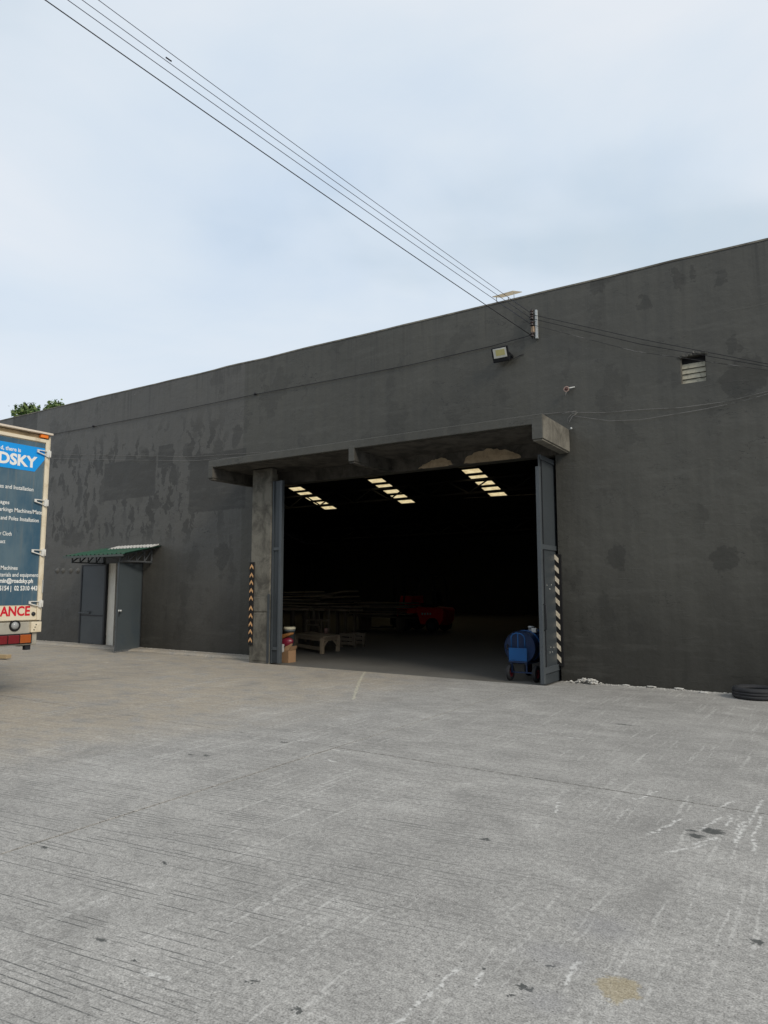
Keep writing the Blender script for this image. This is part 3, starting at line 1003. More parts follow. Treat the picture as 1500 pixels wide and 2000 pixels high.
# ------------------------------------------------------------------ unseen warehouse behind the viewer, added and sized to shade the lower wall
ow = thing('unseen_warehouse', (-8, -15, 0), 'plain grey warehouse out of the frame, added to block low sky', 'warehouse')
MB().box((-38, -15.3, -0.05), (14, -15.0, 7.6)).build('front_wall', M_INNER2, ow)  # front of the added unseen warehouse
MB().box((-38, -34.0, -0.05), (-37.7, -15.302, 7.2)).build('side_wall', M_INNER2, ow)  # side of the added unseen warehouse
MB().box((13.7, -34.0, -0.05), (14, -15.302, 7.2)).build('side_wall', M_INNER2, ow)  # side of the added unseen warehouse
MB().box((-37.7, -34.0, -0.05), (13.7, -33.7, 7.2)).build('rear_wall', M_INNER2, ow)
MB().prism([(-38.2, -34.2, 7.2), (-38.2, -24.5, 8.8), (-38.2, -15.302, 7.2), (-38.2, -15.302, 7.26), (-38.2, -24.5, 8.86), (-38.2, -34.2, 7.26)], (52.4, 0, 0)).build('unseen_roof', M_ROOF, ow)
for gx_ in (-24.0, -6.0):
    gd_ = MB().box((gx_ - 2.6, -14.995, 0.0), (gx_ + 2.6, -14.93, 4.2)).build('unseen_sliding_door', M_STEEL, ow)
    for k in range(5):
        MB().box((gx_ - 2.6 + k * 1.28, -14.928, 0.02), (gx_ - 2.52 + k * 1.28, -14.90, 4.18)).build('door_rib', M_STEEL_L, gd_)

# ------------------------------------------------------------------ awning over the small door
aw = thing('door_awning', (-15.45, D, 2.4), 'small green corrugated awning over the grey steel doors', 'awning')
AX0, AX1, AYF = -16.66, -14.24, 10.46
ZF, ZB = 2.36, 2.585
M_GREEN = plain('green_roofing', (0.026, 0.085, 0.056), 0.6, 0.25, 3.0, 0.3, grime=(0.06, 0.075, 0.06), gamt=0.6)


def corrugated(x0, x1, y0, z0, y1, z1, pitch=0.17, rise=0.025):
    m = MB()
    xs_ = []
    x_ = x0
    while x_ < x1 - 0.01:
        xs_ += [(x_, 0), (x_ + pitch * .62, 0), (x_ + pitch * .72, rise), (x_ + pitch * .90, rise)]
        x_ += pitch
    xs_.append((min(x_, x1 + .03), 0))
    vs3 = []
    for xx, dz in xs_:
        vs3 += [(xx, y0, z0 + dz), (xx, y1, z1 + dz), (xx, y0, z0 + dz - 0.006), (xx, y1, z1 + dz - 0.006)]
    fs3 = []
    for i in range(len(xs_) - 1):
        a, b = i * 4, i * 4 + 4
        fs3 += [(a, b, b + 1, a + 1), (a + 2, a + 3, b + 3, b + 2), (a, a + 2, b + 2, b), (a + 1, b + 1, b + 3, a + 3)]
    return m.add(vs3, fs3)


corrugated(AX0, AX1, AYF, ZF, D - 0.005, ZB).build('roof_sheet', M_GREEN, aw)
k_ = 0.74
corrugated(AX0 + 0.75, AX1 + 0.02, AYF + (D - AYF) * k_, ZF + (ZB - ZF) * k_ + 0.03, D - 0.002, ZB + 0.045, 0.13).build('patch_sheet', plain('dusty_white_sheet', (0.46, 0.46, 0.45), 0.6, 0.2, 5.0, grime=(0.25, 0.24, 0.22), gamt=0.6), aw)
MB().box((AX0 - 0.01, AYF - 0.012, ZF - 0.055), (AX1 + 0.01, AYF + 0.015, ZF - 0.004)).build('fascia', plain('awning_fascia', (0.085, 0.10, 0.095), 0.6), aw)
M_TRUSS = plain('truss_paint', (0.085, 0.092, 0.10), 0.55, 0.2, 5.0)
for bx in (-16.42, -14.46):
    m = MB()
    t_, z1_ = 0.032, 2.20
    yb, yf = D - 0.01, 10.55
    m.bar((bx, yb, z1_), (bx, yf, z1_), t_)
    m.bar((bx, yb, ZB - 0.06), (bx, yf, ZF - 0.055 + 0.02), t_)
    m.bar((bx, yb - .016, z1_), (bx, yb - .016, ZB - 0.06), t_)
    m.bar((bx, yf + .016, z1_), (bx, yf + .016, ZF - 0.05), t_)
    n4 = 4
    for i in range(n4):
        ya, yc = yb + (yf - yb) * i / n4, yb + (yf - yb) * (i + 1) / n4
        zt_ = ZB - 0.06 + (ZF - 0.045 - ZB + 0.06) * i / n4
        m.bar((bx, ya, zt_), (bx, yc, z1_), t_ * .9)
        if i:
            m.bar((bx, ya, zt_), (bx, ya, z1_), t_ * .8)
    m.build('bracket_truss', M_TRUSS, aw)
for yy in (10.62, 11.05, 11.42):
    zz = ZF + (ZB - ZF) * (yy - AYF) / (D - AYF) - 0.03
    MB().bar((AX0 + 0.03, yy, zz), (AX1 - 0.03, yy, zz), 0.04).build('purlin', M_TRUSS, aw)

# ------------------------------------------------------------------ box truck (rear corner in view)
TXR = -9.47
t0_ = onX(98, 848, TXR)
TYR, TZT = t0_.y, t0_.z
TY0 = TYR - 2.32
truck = thing('box_truck', (TXR - 4, (TYR + TY0) / 2, 0), 'cream box truck with blue printed rear doors parked along the yard', 'truck')
M_CREAM = plain('cream_paint', (0.71, 0.63, 0.48), 0.5, 0.08, 4.0, 0.4, grime=(0.46, 0.36, 0.22), gamt=0.6)
M_CREAMD = plain('stained_cream', (0.47, 0.37, 0.23), 0.7, 0.25, 5.0, grime=(0.16, 0.12, 0.08), gamt=0.6)
def print_material():
    """vinyl print, faded in patches, with rain streaks and rubbed scratches"""
    s = Sh('navy_print', 0.30, 0.5)
    p = s.pos()
    fade = s.noise(s.map(p, (1, 1.3, 0.7)), 1.6, 4, 0.6)
    streak = s.noise(s.map(p, (1, 16, 0.7)), 1.5, 4, 0.65)
    c = s.mix(s.step(fade, 0.35, 0.7), (0.036, 0.092, 0.145), (0.10, 0.155, 0.19))
    c = s.mix(s.step(streak, 0.52, 0.72, 0, 0.45), c, (0.16, 0.17, 0.16))
    rub = s.noise(s.map(p, (1, 5, 2.4), rot=(R(25), 0, 0)), 4.0, 3, 0.7)
    c = s.mix(s.step(rub, 0.66, 0.71, 0, 0.4), c, (0.02, 0.035, 0.05))
    s.color(c)
    s.rough(s.math('ADD', s.math('MULTIPLY', streak, 0.3), 0.18))
    s.bump(s.noise(p, 2.2, 3, 0.5), 0.25, 0.03)
    return s.m


M_NAVY = print_material()
M_BLUE = plain('bright_blue_print', (0.010, 0.30, 0.77), 0.4, 0.08, 3.0)
M_PRINT = plain('white_print', (0.80, 0.80, 0.77), 0.5, 0.05, 6.0)
M_REDP = plain('red_print', (0.58, 0.012, 0.03), 0.45, 0.1, 6.0)
M_BUMP = plain('dull_steel_paint', (0.42, 0.40, 0.34), 0.45, 0.18, 5.0, 0.5, 0.2, grime=(0.25, 0.22, 0.17), gamt=0.5)
zbot = onX(85, 1212, TXR).z          # foot of the box
zbmp = onX(85, 1258, TXR).z          # foot of the bumper
body = MB().box((TXR - 6.0, TY0, zbot - 0.02), (TXR - 0.06, TYR, TZT - 0.03)).build('cargo_box', M_CREAM, truck, bevel=0.02)
MB().box((TXR - 6.05, TY0 - 0.02, TZT - 0.022), (TXR + 0.05, TYR + 0.02, TZT + 0.004)).build('roof_cap', plain('roof_cap_paint', (0.68, 0.60, 0.50), 0.5), truck)
# header above the doors
ztd = onX(40, 849.5, TXR).z - 0.085
MB().box((TXR - 0.058, TY0 + 0.01, ztd + 0.09), (TXR - 0.03, TYR - 0.10, TZT - 0.034)).build('header_panel', M_CREAMD, body)
M_ORANGE = plain('amber_lens', (0.85, 0.22, 0.03), 0.25, 0.1, 7.2)
ol0, ol1 = onX(79, 845, TXR), onX(93, 851, TXR)
MB().box((TXR - 0.03, ol0.y, TZT - 0.078), (TXR + 0.03, ol1.y, TZT - 0.026)).build('marker_lamp', M_ORANGE, truck, bevel=0.008)
MB().box((TXR - 0.03, ol0.y + 0.02, TZT - 0.125), (TXR + 0.0, ol1.y, TZT - 0.080)).build('lamp_base', M_BLACK, truck)
# corner post and doors
dyr = onX(91, 1000, TXR).y - 0.02            # hinge side edge of the right door
MB().box((TXR - 0.10, dyr + 0.035, zbot), (TXR - 0.01, TYR - 0.003, TZT - 0.034)).build('corner_post', M_CREAM, body, bevel=0.01)
for k in range(22):
    zr = zbot + 0.08 + k * (TZT - zbot - 0.2) / 21
    MB().lathe([(0.001, 0.004), (0.006, 0.003), (0.008, 0.0)], (TXR - 0.010, TYR - 0.025, zr), (1, 0, 0), 6).build('rivet', M_CREAMD, body)
doors = []
ymid = (TY0 + TYR) / 2
for a, b in ((ymid + 0.006, dyr + 0.02), (TY0 + (TYR - dyr) - 0.02, ymid - 0.006)):
    d_ = MB().box((TXR - 0.05, a, zbot + 0.012), (TXR, b, ztd + 0.085)).build('cargo_door', M_CREAM, truck, bevel=0.01)
    doors.append(d_)
pr = onX(81, 1000, TXR).y - 0.015             # printed sheet edge
zp0, zp1 = onX(40, 1182, TXR).z, onX(40, 858, TXR).z
MB().box((TXR + 0.001, ymid + 0.03, zp0), (TXR + 0.005, pr + 0.015, zp1)).build('printed_sheet', M_NAVY, doors[0])
MB().box((TXR + 0.001, 2 * ymid - pr, zp0), (TXR + 0.005, ymid - 0.03, zp1)).build('printed_sheet', M_NAVY, doors[1])
# raised rims round the printed sheet
MB().box((TXR + 0.001, pr + 0.018, zbot + 0.012), (TXR + 0.022, pr + 0.066, zp1 + 0.06)).build('door_rim', M_CREAM, doors[0], bevel=0.004)
MB().box((TXR + 0.001, ymid + 0.01, zp1 + 0.012), (TXR + 0.022, pr + 0.016, zp1 + 0.06)).build('door_rim', M_CREAM, doors[0], bevel=0.004)
bz0, bz1 = onX(40, 918, TXR).z, onX(40, 867.5, TXR).z
bt = onX(40, 868, TXR).z
bb = onX(64, 921, TXR).z
sh = 0.006
b1 = onX(67, 921, TXR).y
poly = [(TXR + sh, ymid + 0.03, bb), (TXR + sh, b1, bb), (TXR + sh, pr + 0.012, onX(84, 898, TXR).z), (TXR + sh, pr + 0.012, bt), (TXR + sh, ymid + 0.03, bt)]
MB().prism(poly, (0.003, 0, 0)).build('blue_banner', M_BLUE, doors[0])
TXT = Matrix(((0, 0, 1), (1, 0, 0), (0, 1, 0)))


def text(body_, px, py, hpx, parent, mat, wpx=None, bold=0.0, align='RIGHT', name='lettering', off=0.0105, space=1.0):
    """word on the rear doors: (px,py) baseline right end, hpx capital height, wpx width as surveyed"""
    c0 = onX(px, py, TXR)
    cap = abs(onX(px, py - hpx, TXR).z - c0.z)
    cu = bpy.data.curves.new(name, 'FONT')
    cu.body = body_
    cu.align_x = align
    cu.size = cap / 0.69
    cu.offset = bold * cap
    cu.extrude = 0.001
    cu.space_character = space
    cu.resolution_u = 3
    tmp = bpy.data.objects.new(name, cu)
    C.objects.link(tmp)
    dg = bpy.context.evaluated_depsgraph_get()
    me = bpy.data.meshes.new_from_object(tmp.evaluated_get(dg))
    bpy.data.objects.remove(tmp); bpy.data.curves.remove(cu)
    if wpx:
        w0 = onX(px - wpx, py, TXR).y
        xs_ = [v.co.x for v in me.vertices]
        k = abs(c0.y - w0) / (max(xs_) - min(xs_))
        for v in me.vertices:
            v.co.x *= k
    for v in me.vertices:
        v.co = TXT @ v.co
    me.materials.clear(); me.materials.append(mat)
    o = bpy.data.objects.new(name, me)
    o.location = (TXR + off, c0.y, c0.z)
    C.objects.link(o)
    attach(o, parent)
    return o


T = lambda *a, **k: text(*a, **k)
T('d, there is', 40, 883.5, 7.5, doors[0], M_PRINT, 40, 0.03)
T('ROADSKY', 69, 913.5, 20, doors[0], M_PRINT, 146, 0.055)
T('ies and Installation', 65, 960, 7.5, doors[0], M_PRINT, 68, 0.008, off=0.0065)
T('ages', 18, 985, 7.5, doors[0], M_PRINT, 18, 0.008, off=0.0065)
T('arkings Machines/Mate', 81.5, 1005, 7.5, doors[0], M_PRINT, 84, 0.008, off=0.0065)
T('and Poles Installation', 75.5, 1020.5, 7.5, doors[0], M_PRINT, 75, 0.008, off=0.0065)
T('r Cloth', 22.5, 1046.5, 7.5, doors[0], M_PRINT, 23, 0.008, off=0.0065)
T('uct', 9.5, 1061, 7.5, doors[0], M_PRINT, 10, 0.008, off=0.0065)
T('Machines', 34, 1113, 7.5, doors[0], M_PRINT, 33, 0.008, off=0.0065)
T('terials and equipments', 76.5, 1127, 7.5, doors[0], M_PRINT, 77, 0.008, off=0.0065)
T('min@roadsky.ph', 64, 1138.5, 8.0, doors[0], M_PRINT, 66, 0.035, off=0.0065)
T('5154 |  02 5310 4439', 77, 1153, 8.5, doors[0], M_PRINT, 79, 0.03, off=0.0065)
T('ANCE', 58, 1201.5, 17.5, doors[0], M_REDP, 59, 0.045, off=0.002)
# strap hinges
for py in (886, 982, 1079, 1178):
    pin = onX(91 if py < 1100 else 88, py, TXR)
    z_ = pin.z
    yr = TYR + 0.008
    hg = MB()
    for s1 in (-1, 1):
        hg.bar((TXR + 0.030, yr - 0.03, z_ - 0.01 + s1 * 0.036), (TXR + 0.030, yr - 0.19, z_ + s1 * 0.016 + 0.012), 0.012, 0.020, up=(1, 0, 0))
    hg.box((TXR + 0.022, yr - 0.205, z_ - 0.008), (TXR + 0.038, yr - 0.175, z_ + 0.034))
    hg.box((TXR + 0.022, yr - 0.065, z_ - 0.056), (TXR + 0.046, yr - 0.03, z_ + 0.036))
    hg.box((TXR - 0.06, yr - 0.028, z_ - 0.05), (TXR + 0.03, yr + 0.006, z_ + 0.04))
    hg.tube([(TXR + 0.035, yr - 0.030, z_ - 0.066), (TXR + 0.035, yr - 0.030, z_ + 0.05)], 0.012, 8)
    hg.build('strap_hinge', M_WHITE, doors[0])
z_ = onX(88, 1145, TXR).z
MB().box((TXR - 0.03, TYR + 0.0, z_ - 0.09), (TXR + 0.012, TYR + 0.012, z_ + 0.09)).build('door_stop', M_GALV, body)
kz = onX(65, 1199, TXR)
MB().lathe([(0.001, 0.02), (0.025, 0.018), (0.03, 0.0)], (TXR + 0.0, kz.y, kz.z), (1, 0, 0), 12).build('latch', M_DARKSTEEL, doors[0])
# bumper with lamps
bumper = MB().box((TXR - 0.14, TY0 + 0.03, zbmp), (TXR - 0.02, TYR - 0.02, zbot - 0.006)).build('bumper', M_BUMP, truck, bevel=0.015)
lz = onX(30, 1222, TXR)
MB().lathe([(0.001, 0.045), (0.03, 0.04), (0.05, 0.02), (0.055, 0.0)], (TXR - 0.018, lz.y, lz.z), (1, 0, 0), 20).build('reverse_lamp', plain('lamp_glass', (0.34, 0.35, 0.35), 0.15, 0.2, 6.0, 0.6), bumper)
MB().lathe([(0.055, 0.012), (0.068, 0.022), (0.078, 0.012), (0.078, 0.0)], (TXR - 0.018, lz.y, lz.z), (1, 0, 0), 20).build('lamp_ring', M_BLACK, bumper)
M_LRED = plain('red_lens', (0.17, 0.012, 0.016), 0.2, 0.15, 9.0, 0.6)
M_LAMB = plain('amber_turn_lens', (0.36, 0.085, 0.015), 0.2, 0.15, 9.0, 0.6)
for side in (0, 1):
    la = [onX(p, 1249, TXR).y for p in (-4, 14.5, 38, 60.5)]
    z0, z1 = onX(30, 1257, TXR).z, onX(30, 1240.5, TXR).z
    if side:
        la = [TYR + TY0 - y_ for y_ in reversed(la)]
    MB().box((TXR - 0.02, min(la) - 0.02, z0 - 0.012), (TXR - 0.004, max(la) + 0.014, z1 + 0.016)).build('lamp_housing', M_BLACK, bumper)
    for k in range(3):
        amber = (k == 2 and not side) or (k == 0 and side)
        MB().box((TXR - 0.004, la[k] + 0.006, z0), (TXR + 0.014, la[k + 1] - 0.006, z1)).build('tail_lamp', M_LAMB if amber else M_LRED, bumper, bevel=0.006)
bzk = onX(82, 1224, TXR)
hb = MB().box((TXR - 0.03, TYR - 0.14, bzk.z - 0.07), (TXR + 0.03, TYR + 0.008, bzk.z + 0.075)).build('corner_bracket', M_CREAM, truck, bevel=0.006)
for dz in (-0.035, 0.0, 0.035):
    MB().lathe([(0.001, 0.003), (0.009, 0.003), (0.009, 0.0)], (TXR + 0.030, TYR - 0.085 + dz * 0.4, bzk.z + dz), (1, 0, 0), 8).build('bolt_hole', M_BLACK, hb)
for px0, px1, py in ((53, 63, 1270), (39, 48, 1263)):
    a, b = onX(px0, py, TXR), onX(px1, py, TXR)
    MB().box((TXR - 0.12, a.y, a.z), (TXR - 0.05, b.y, zbmp + 0.004)).build('hook_plate', M_DARKSTEEL, truck)
# running gear and cab beyond the frame
for yy in (ymid - 0.42, ymid + 0.42):
    MB().box((TXR - 8.0, yy - 0.04, 0.66), (TXR - 0.145, yy + 0.04, 0.90)).build('chassis_rail', M_DARKSTEEL, truck)


def wheel(name, c, axis, r, w, parent, rim_mat, tyre_mat=None, n=28):
    """tyre with grooved tread and a dished rim"""
    tm = tyre_mat or M_TYRE
    ty = MB().lathe([(r * .58, -w / 2), (r * .88, -w / 2 * 1.02), (r * .97, -w / 2 * .86), (r, -w / 2 * .62), (r, -w * .14), (r * .975, -w * .12), (r * .975, -w * .08), (r, -w * .06),
                     (r, w * .06), (r * .975, w * .08), (r * .975, w * .12), (r, w * .14), (r, w / 2 * .62), (r * .97, w / 2 * .86), (r * .88, w / 2 * 1.02), (r * .58, w / 2), (r * .58, -w / 2)], (0, 0, 0), axis, n)
    o = ty.build(name, tm, None, fix=True)
    o.location = c
    attach(o, parent)
    rm = MB().lathe([(0.001, -w * .22), (r * .16, -w * .22), (r * .18, -w * .08), (r * .45, -w * .12), (r * .50, -w * .40), (r * .60, -w * .44), (r * .60, w * .44), (r * .50, w * .40), (r * .45, w * .12), (r * .18, w * .08), (r * .16, w * .22), (0.001, w * .22)], (0, 0, 0), axis, n)
    q = rm.build('rim', rim_mat)
    q.parent = o
    return o


for xx in (TXR - 2.0, TXR - 7.0):
    for s1 in (-1, 1):
        for off in ((0.88, 0.62) if xx > TXR - 4 else (0.90,)):
            wheel('wheel', Vector((xx, ymid + s1 * off, 0.44)), (0, 1, 0), 0.44, 0.22, truck, M_BUMP)
cabx = TXR - 6.2
cabp = [(cabx, 0.75), (cabx, 2.85), (cabx - 0.35, 2.92), (cabx - 1.35, 2.75), (cabx - 1.85, 1.75), (cabx - 1.95, 0.62), (cabx - 1.3, 0.62), (cabx - 1.2, 0.85), (cabx - 0.45, 0.85), (cabx - 0.3, 0.75)]
cab = MB().prism([(x_, TY0 + 0.08, z_) for x_, z_ in cabp], (0, 2.16, 0)).build('cab', M_WHITE, truck, bevel=0.05)
M_GLASS = plain('dark_glass', (0.02, 0.025, 0.03), 0.08, 0.1, 2.0, 0.6)
for yy in (TY0 + 0.075, TY0 + 2.235):
    MB().prism([(x_, yy, z_) for x_, z_ in ((cabx - 0.3, 1.8), (cabx - 0.3, 2.6), (cabx - 1.25, 2.6), (cabx - 1.65, 1.8))], (0, 0.01, 0)).build('side_window', M_GLASS, cab)

# plank on the ground past the truck
pk = onZ(17, 1288)
plk = MB().bar(pk + Vector((0, 0, 0.06)), pk + Vector((-1.6, -0.5, 0.06)), 0.14, 0.08)
tag(plk.build('plank', plain('pale_timber', (0.46, 0.35, 0.21), 0.8, 0.2, 5.0), origin=pk, bevel=0.004), 'short pale timber offcut on the ground behind the truck bumper', 'plank')

# ------------------------------------------------------------------ hazard strips
M_CHEV = plain('faded_amber_reflector', (0.62, 0.36, 0.17), 0.45, 0.2, 9.0, grime=(0.45, 0.24, 0.12), gamt=0.5)
M_CHEV2 = plain('pale_reflector', (0.74, 0.66, 0.52), 0.45, 0.2, 9.0, grime=(0.52, 0.42, 0.28), gamt=0.5)
za, zb2 = onY(492, 1260, PY).z, onY(492, 1098, PY).z
xl = -10.375
hs = thing('corner_guard', (xl + 0.07, PY, za), 'black rubber guard strip with orange upward chevrons on the left gate pillar', 'guard strip', 'guard strips at the gateway')
MB().box((xl, PY - 0.028, za), (xl + 0.125, PY - 0.002, zb2)).build('backing', M_BLACK, hs, bevel=0.006)
for k in range(10):
    py = (1106, 1122.5, 1137, 1152.5, 1167.5, 1187, 1202, 1218, 1233, 1249)[k]
    z = onY(492, py + 6, PY).z
    h, w2 = 0.075, 0.048
    c_ = xl + 0.0625
    y_ = PY - 0.0285
    MB().prism([(c_ - w2, y_, z), (c_, y_, z + h * .75), (c_ + w2, y_, z), (c_ + w2, y_, z + h * .62), (c_, y_, z + h * 1.45), (c_ - w2, y_, z + h * .62)], (0, -0.004, 0)).build('reflector', M_CHEV, hs)
za, zb2 = onY(1093, 1301, D).z, onY(1088, 1083, D).z
xl = onY(1085, 1180, D).x
xw = 0.128
hs = thing('corner_guard', (xl + 0.06, D, za), 'black rubber guard strip with pale slanted bars on the wall right of the gate', 'guard strip', 'guard strips at the gateway')
MB().box((xl, D - 0.03, za), (xl + xw, D - 0.002, zb2)).build('backing', M_BLACK, hs, bevel=0.006)
for py in (1092.5, 1113.5, 1134.5, 1155, 1176.5, 1202, 1222.5, 1244, 1264.5, 1286.5):
    z = onY(1090, py, D).z
    y_ = D - 0.0305
    a, b = xl + 0.008, xl + 0.082
    MB().prism([(a, y_, z + 0.012), (a, y_, z + 0.095), (b, y_, z + 0.02), (b, y_, z - 0.065)], (0, -0.004, 0)).build('reflector', M_CHEV2, hs)

# ------------------------------------------------------------------ floodlight
fc = onY(977, 692, D - 0.20)
fld = thing('floodlight', (fc.x, D, fc.z), 'black square floodlight tilted down on the wall above the gate', 'floodlight')
TL = Matrix.Rotation(R(24), 3, 'X')      # tips the face towards the ground


def fbox(a, b, name, mat, parent, bevel=0.0, **k):
    m = MB().box(a, b)
    m.v = [TL @ v + fc for v in m.v]
    return m.build(name, mat, parent, bevel=bevel, **k)


M_LAMPBLK = plain('lamp_black', (0.012, 0.013, 0.016), 0.4, 0.15, 9.0)
hw, hz = 0.158, 0.135
housing = fbox((-hw, -0.012, -hz), (hw, 0.045, hz), 'housing', M_LAMPBLK, fld, 0.012)
fbox((-hw + 0.035, -0.016, -hz + 0.075), (hw - 0.028, -0.010, hz - 0.025), 'lens', plain('lamp_reflector', (0.62, 0.62, 0.56), 0.25, 0.12, 10.0), housing, 0.004)
fbox((-hw + 0.085, -0.019, -hz + 0.115), (hw - 0.06, -0.0165, hz - 0.05), 'led_plate', plain('led_phosphor', (0.55, 0.50, 0.22), 0.4, 0.1, 20.0), housing)
for i in range(7):
    xx = -0.10 + 0.033 * i
    fbox((xx, 0.046, -0.09), (xx + 0.008, 0.075, 0.09), 'cooling_fin', M_LAMPBLK, housing)
bk = MB()
for s1 in (-1, 1):
    bk.bar(fc + Vector((s1 * 0.168, 0.02, 0)), Vector((fc.x + s1 * 0.168, D - 0.02, fc.z - 0.02)), 0.012, 0.035)
bk.box((fc.x - 0.17, D - 0.024, fc.z - 0.045), (fc.x + 0.17, D - 0.004, fc.z + 0.005))
bk.build('bracket', M_LAMPBLK, fld)
MB().tube([fc + Vector((0.10, 0.06, -0.05)), fc + Vector((0.20, 0.12, -0.09)), Vector((fc.x + 0.30, D - 0.012, fc.z - 0.02)), Vector((fc.x + 0.37, D - 0.010, fc.z - 0.015))], 0.006, 6).build('lead', M_WIRE, fld)

# ------------------------------------------------------------------ insulator rack and cables
ra, rb = onY(1047, 661, D - 0.05), onY(1047, 605, D - 0.05)
rk = thing('insulator_rack', (ra.x, D, ra.z), 'pale steel rack with dark spool insulators holding the overhead wires', 'insulator rack')
MB().box((ra.x - 0.012, D - 0.055, ra.z), (ra.x + 0.030, D - 0.003, rb.z)).build('backbone', M_GALV, rk, bevel=0.004)
spool_z = [onY(1040, p, D - 0.10).z for p in (610, 620, 632, 654)]
xs_ = onY(1039, 632, D - 0.10).x
M_SPOOL = plain('brown_porcelain', (0.030, 0.017, 0.015), 0.2, 0.2, 9.0, 0.6)
for z in spool_z:
    sp = MB().lathe([(0.008, -0.038), (0.034, -0.036), (0.037, -0.022), (0.020, -0.004), (0.020, 0.004), (0.037, 0.022), (0.034, 0.036), (0.008, 0.038)], (xs_, D - 0.10, z), (0, 0, 1), 14)
    o = sp.build('spool', M_SPOOL, rk)
    MB().bar((xs_, D - 0.10, z + 0.042), (ra.x, D - 0.04, z + 0.042), 0.02, 0.006).build('clevis', M_DARKSTEEL, o)
MB().box((xs_ - 0.02, D - 0.10, onY(1041, 648, D - .1).z), (xs_ + 0.03, D - 0.06, onY(1041, 637, D - .1).z)).build('tag_plate', plain('rusty_label', (0.42, 0.30, 0.20), 0.7, 0.3, 20.0), rk)
MB().tube([(xs_, D - 0.10, ra.z - 0.01), (xs_, D - 0.10, rb.z + 0.02)], 0.007, 6).build('rod', M_DARKSTEEL, rk)


def wire(pts, r, mat, label, cat='cable', group=None, sag=0.0, n=24, name='cable'):
    p = [Vector(q) for q in pts]
    out = []
    for i in range(len(p) - 1):
        k = n if sag else max(2, n // 3)
        for j in range(k + (1 if i == len(p) - 2 else 0)):
            t = j / k
            q = p[i].lerp(p[i + 1], t)
            q.z -= sag * 4 * t * (1 - t)
            out.append(q)
    return tag(MB().tube(out, r, 6).build(name, mat, origin=out[0]), label, cat, group)


far_px = [(200, 0), (168, 0), (140, 0), (95, 0)]
near_px = [(1037, 609), (1036, 619), (1036, 631), (1033, 653)]
wl = ['uppermost thin grey overhead wire running to the rack', 'second overhead wire from the top, with a dark splice', 'third overhead wire from the top, thin and grey',
      'lowest and thickest black overhead wire running to the rack']
for i in range(4):
    (fx, fy), (nx, ny) = far_px[i], near_px[i]
    k = 0.42
    ex, ey = fx - (nx - fx) * k, fy - (ny - fy) * k
    d_ = ray(ex, ey)
    # the far support stands about as high above the yard for every wire
    end = EYE + d_ * ((8.9 - 0.14 * i - CAM_H) / d_.z)
    st = Vector((xs_ - 0.025, D - 0.11, spool_z[i]))
    w_ = wire([st, end], (0.0042, 0.0042, 0.0045, 0.0066)[i], plain('overhead_wire', (0.035, 0.04, 0.065), 0.6, 0.1, 3.0) if i == 0 else (bpy.data.materials['overhead_wire'] if i < 3 else M_WIRE),
              wl[i], 'overhead wire', 'overhead wires', sag=0.05)
    if i == 1:       # splice sleeve part-way along
        dd = (end - st)
        MB().tube([st + dd * 0.70, st + dd * 0.708], 0.009, 8).build('splice', M_WIRE, w_)
for i, (p0, p1, p2, lab) in enumerate((((1052, 614), (1250, 662), (1500, 711), 'upper dark wire running from the rack to the right over the vent'),
                                       ((1052, 622), (1250, 672), (1500, 716), 'middle dark wire running from the rack to the right over the vent'),
                                       ((1052, 634), (1240, 686), (1500, 723), 'lowest patchy wire running from the rack to the right over the vent'))):
    e1 = onY(p2[0] + 60, p2[1] + 9 * (1 if i else 1), D - 0.16)
    pts = [Vector((ra.x, D - 0.09, onY(p0[0], p0[1], D - 0.09).z)), onY(*p1, D - 0.13), onY(*p2, D - 0.16), e1]
    wire(pts, 0.0048, M_WIRE if i < 2 else M_WIREM, lab, 'wire', 'wires along the wall to the right of the rack')
cb_pts = [Vector((xs_, D - 0.10, spool_z[3]))] + [onY(px, py, D - 0.03) for px, py in ((960, 676), (800, 713), (650, 742), (500, 770), (340, 803), (184, 833), (60, 856))]
wc = wire(cb_pts, 0.0062, M_WIRE, 'black cable sagging along the wall from the rack towards the truck', 'cable')
for px, py in ((500, 770), (184, 833)):
    c_ = onY(px, py, D)
    MB().lathe([(0.001, 0.055), (0.028, 0.05), (0.032, 0.03), (0.02, 0.0)], c_, (0, -1, 0), 10).build('cable_knob', M_WIRE, wc)
pale = [([(60, 886), (220, 889), (372, 892), (520, 883), (684, 873), (860, 845), (1000, 821), (1056, 809), (1112, 804)], 'upper thin pale wire above the front edge of the gate canopy'),
        ([(60, 894), (220, 898), (380, 900), (540, 886), (690, 877), (880, 846), (1020, 820)], 'lower thin pale wire above the front edge of the gate canopy'),
        ([(1112, 805), (1180, 806), (1250, 800), (1330, 796), (1420, 784), (1500, 764), (1560, 748)], 'upper thin pale wire sagging across the wall below the vent'),
        ([(1118, 812), (1190, 822), (1250, 820), (1370, 800), (1440, 786), (1500, 769), (1560, 752)], 'lower thin pale wire sagging across the wall below the vent')]
for k, (pts, lab) in enumerate(pale):
    wire([onY(px, py, D - 0.035 - 0.008 * (k % 2)) for px, py in pts], 0.0034, M_WIREP, lab, 'wire', 'thin pale wires on the wall', n=9)
jl = thing('wire_knot', onY(1112, 808, D), 'tangle of pale wire ends at the right end of the canopy', 'wire')
for k, pts in enumerate(([(1128, 806), (1118, 808), (1110, 815), (1107, 826)], [(1126, 808), (1118, 813), (1113, 822), (1110, 830)], [(1098, 808), (1112, 805), (1126, 803)])):
    MB().tube([onY(px, py, D - 0.05 - 0.01 * k) for px, py in pts], 0.0045, 6).build('wire_end', M_WIREP, jl)
cc = onY(1116, 837, D - 0.03)
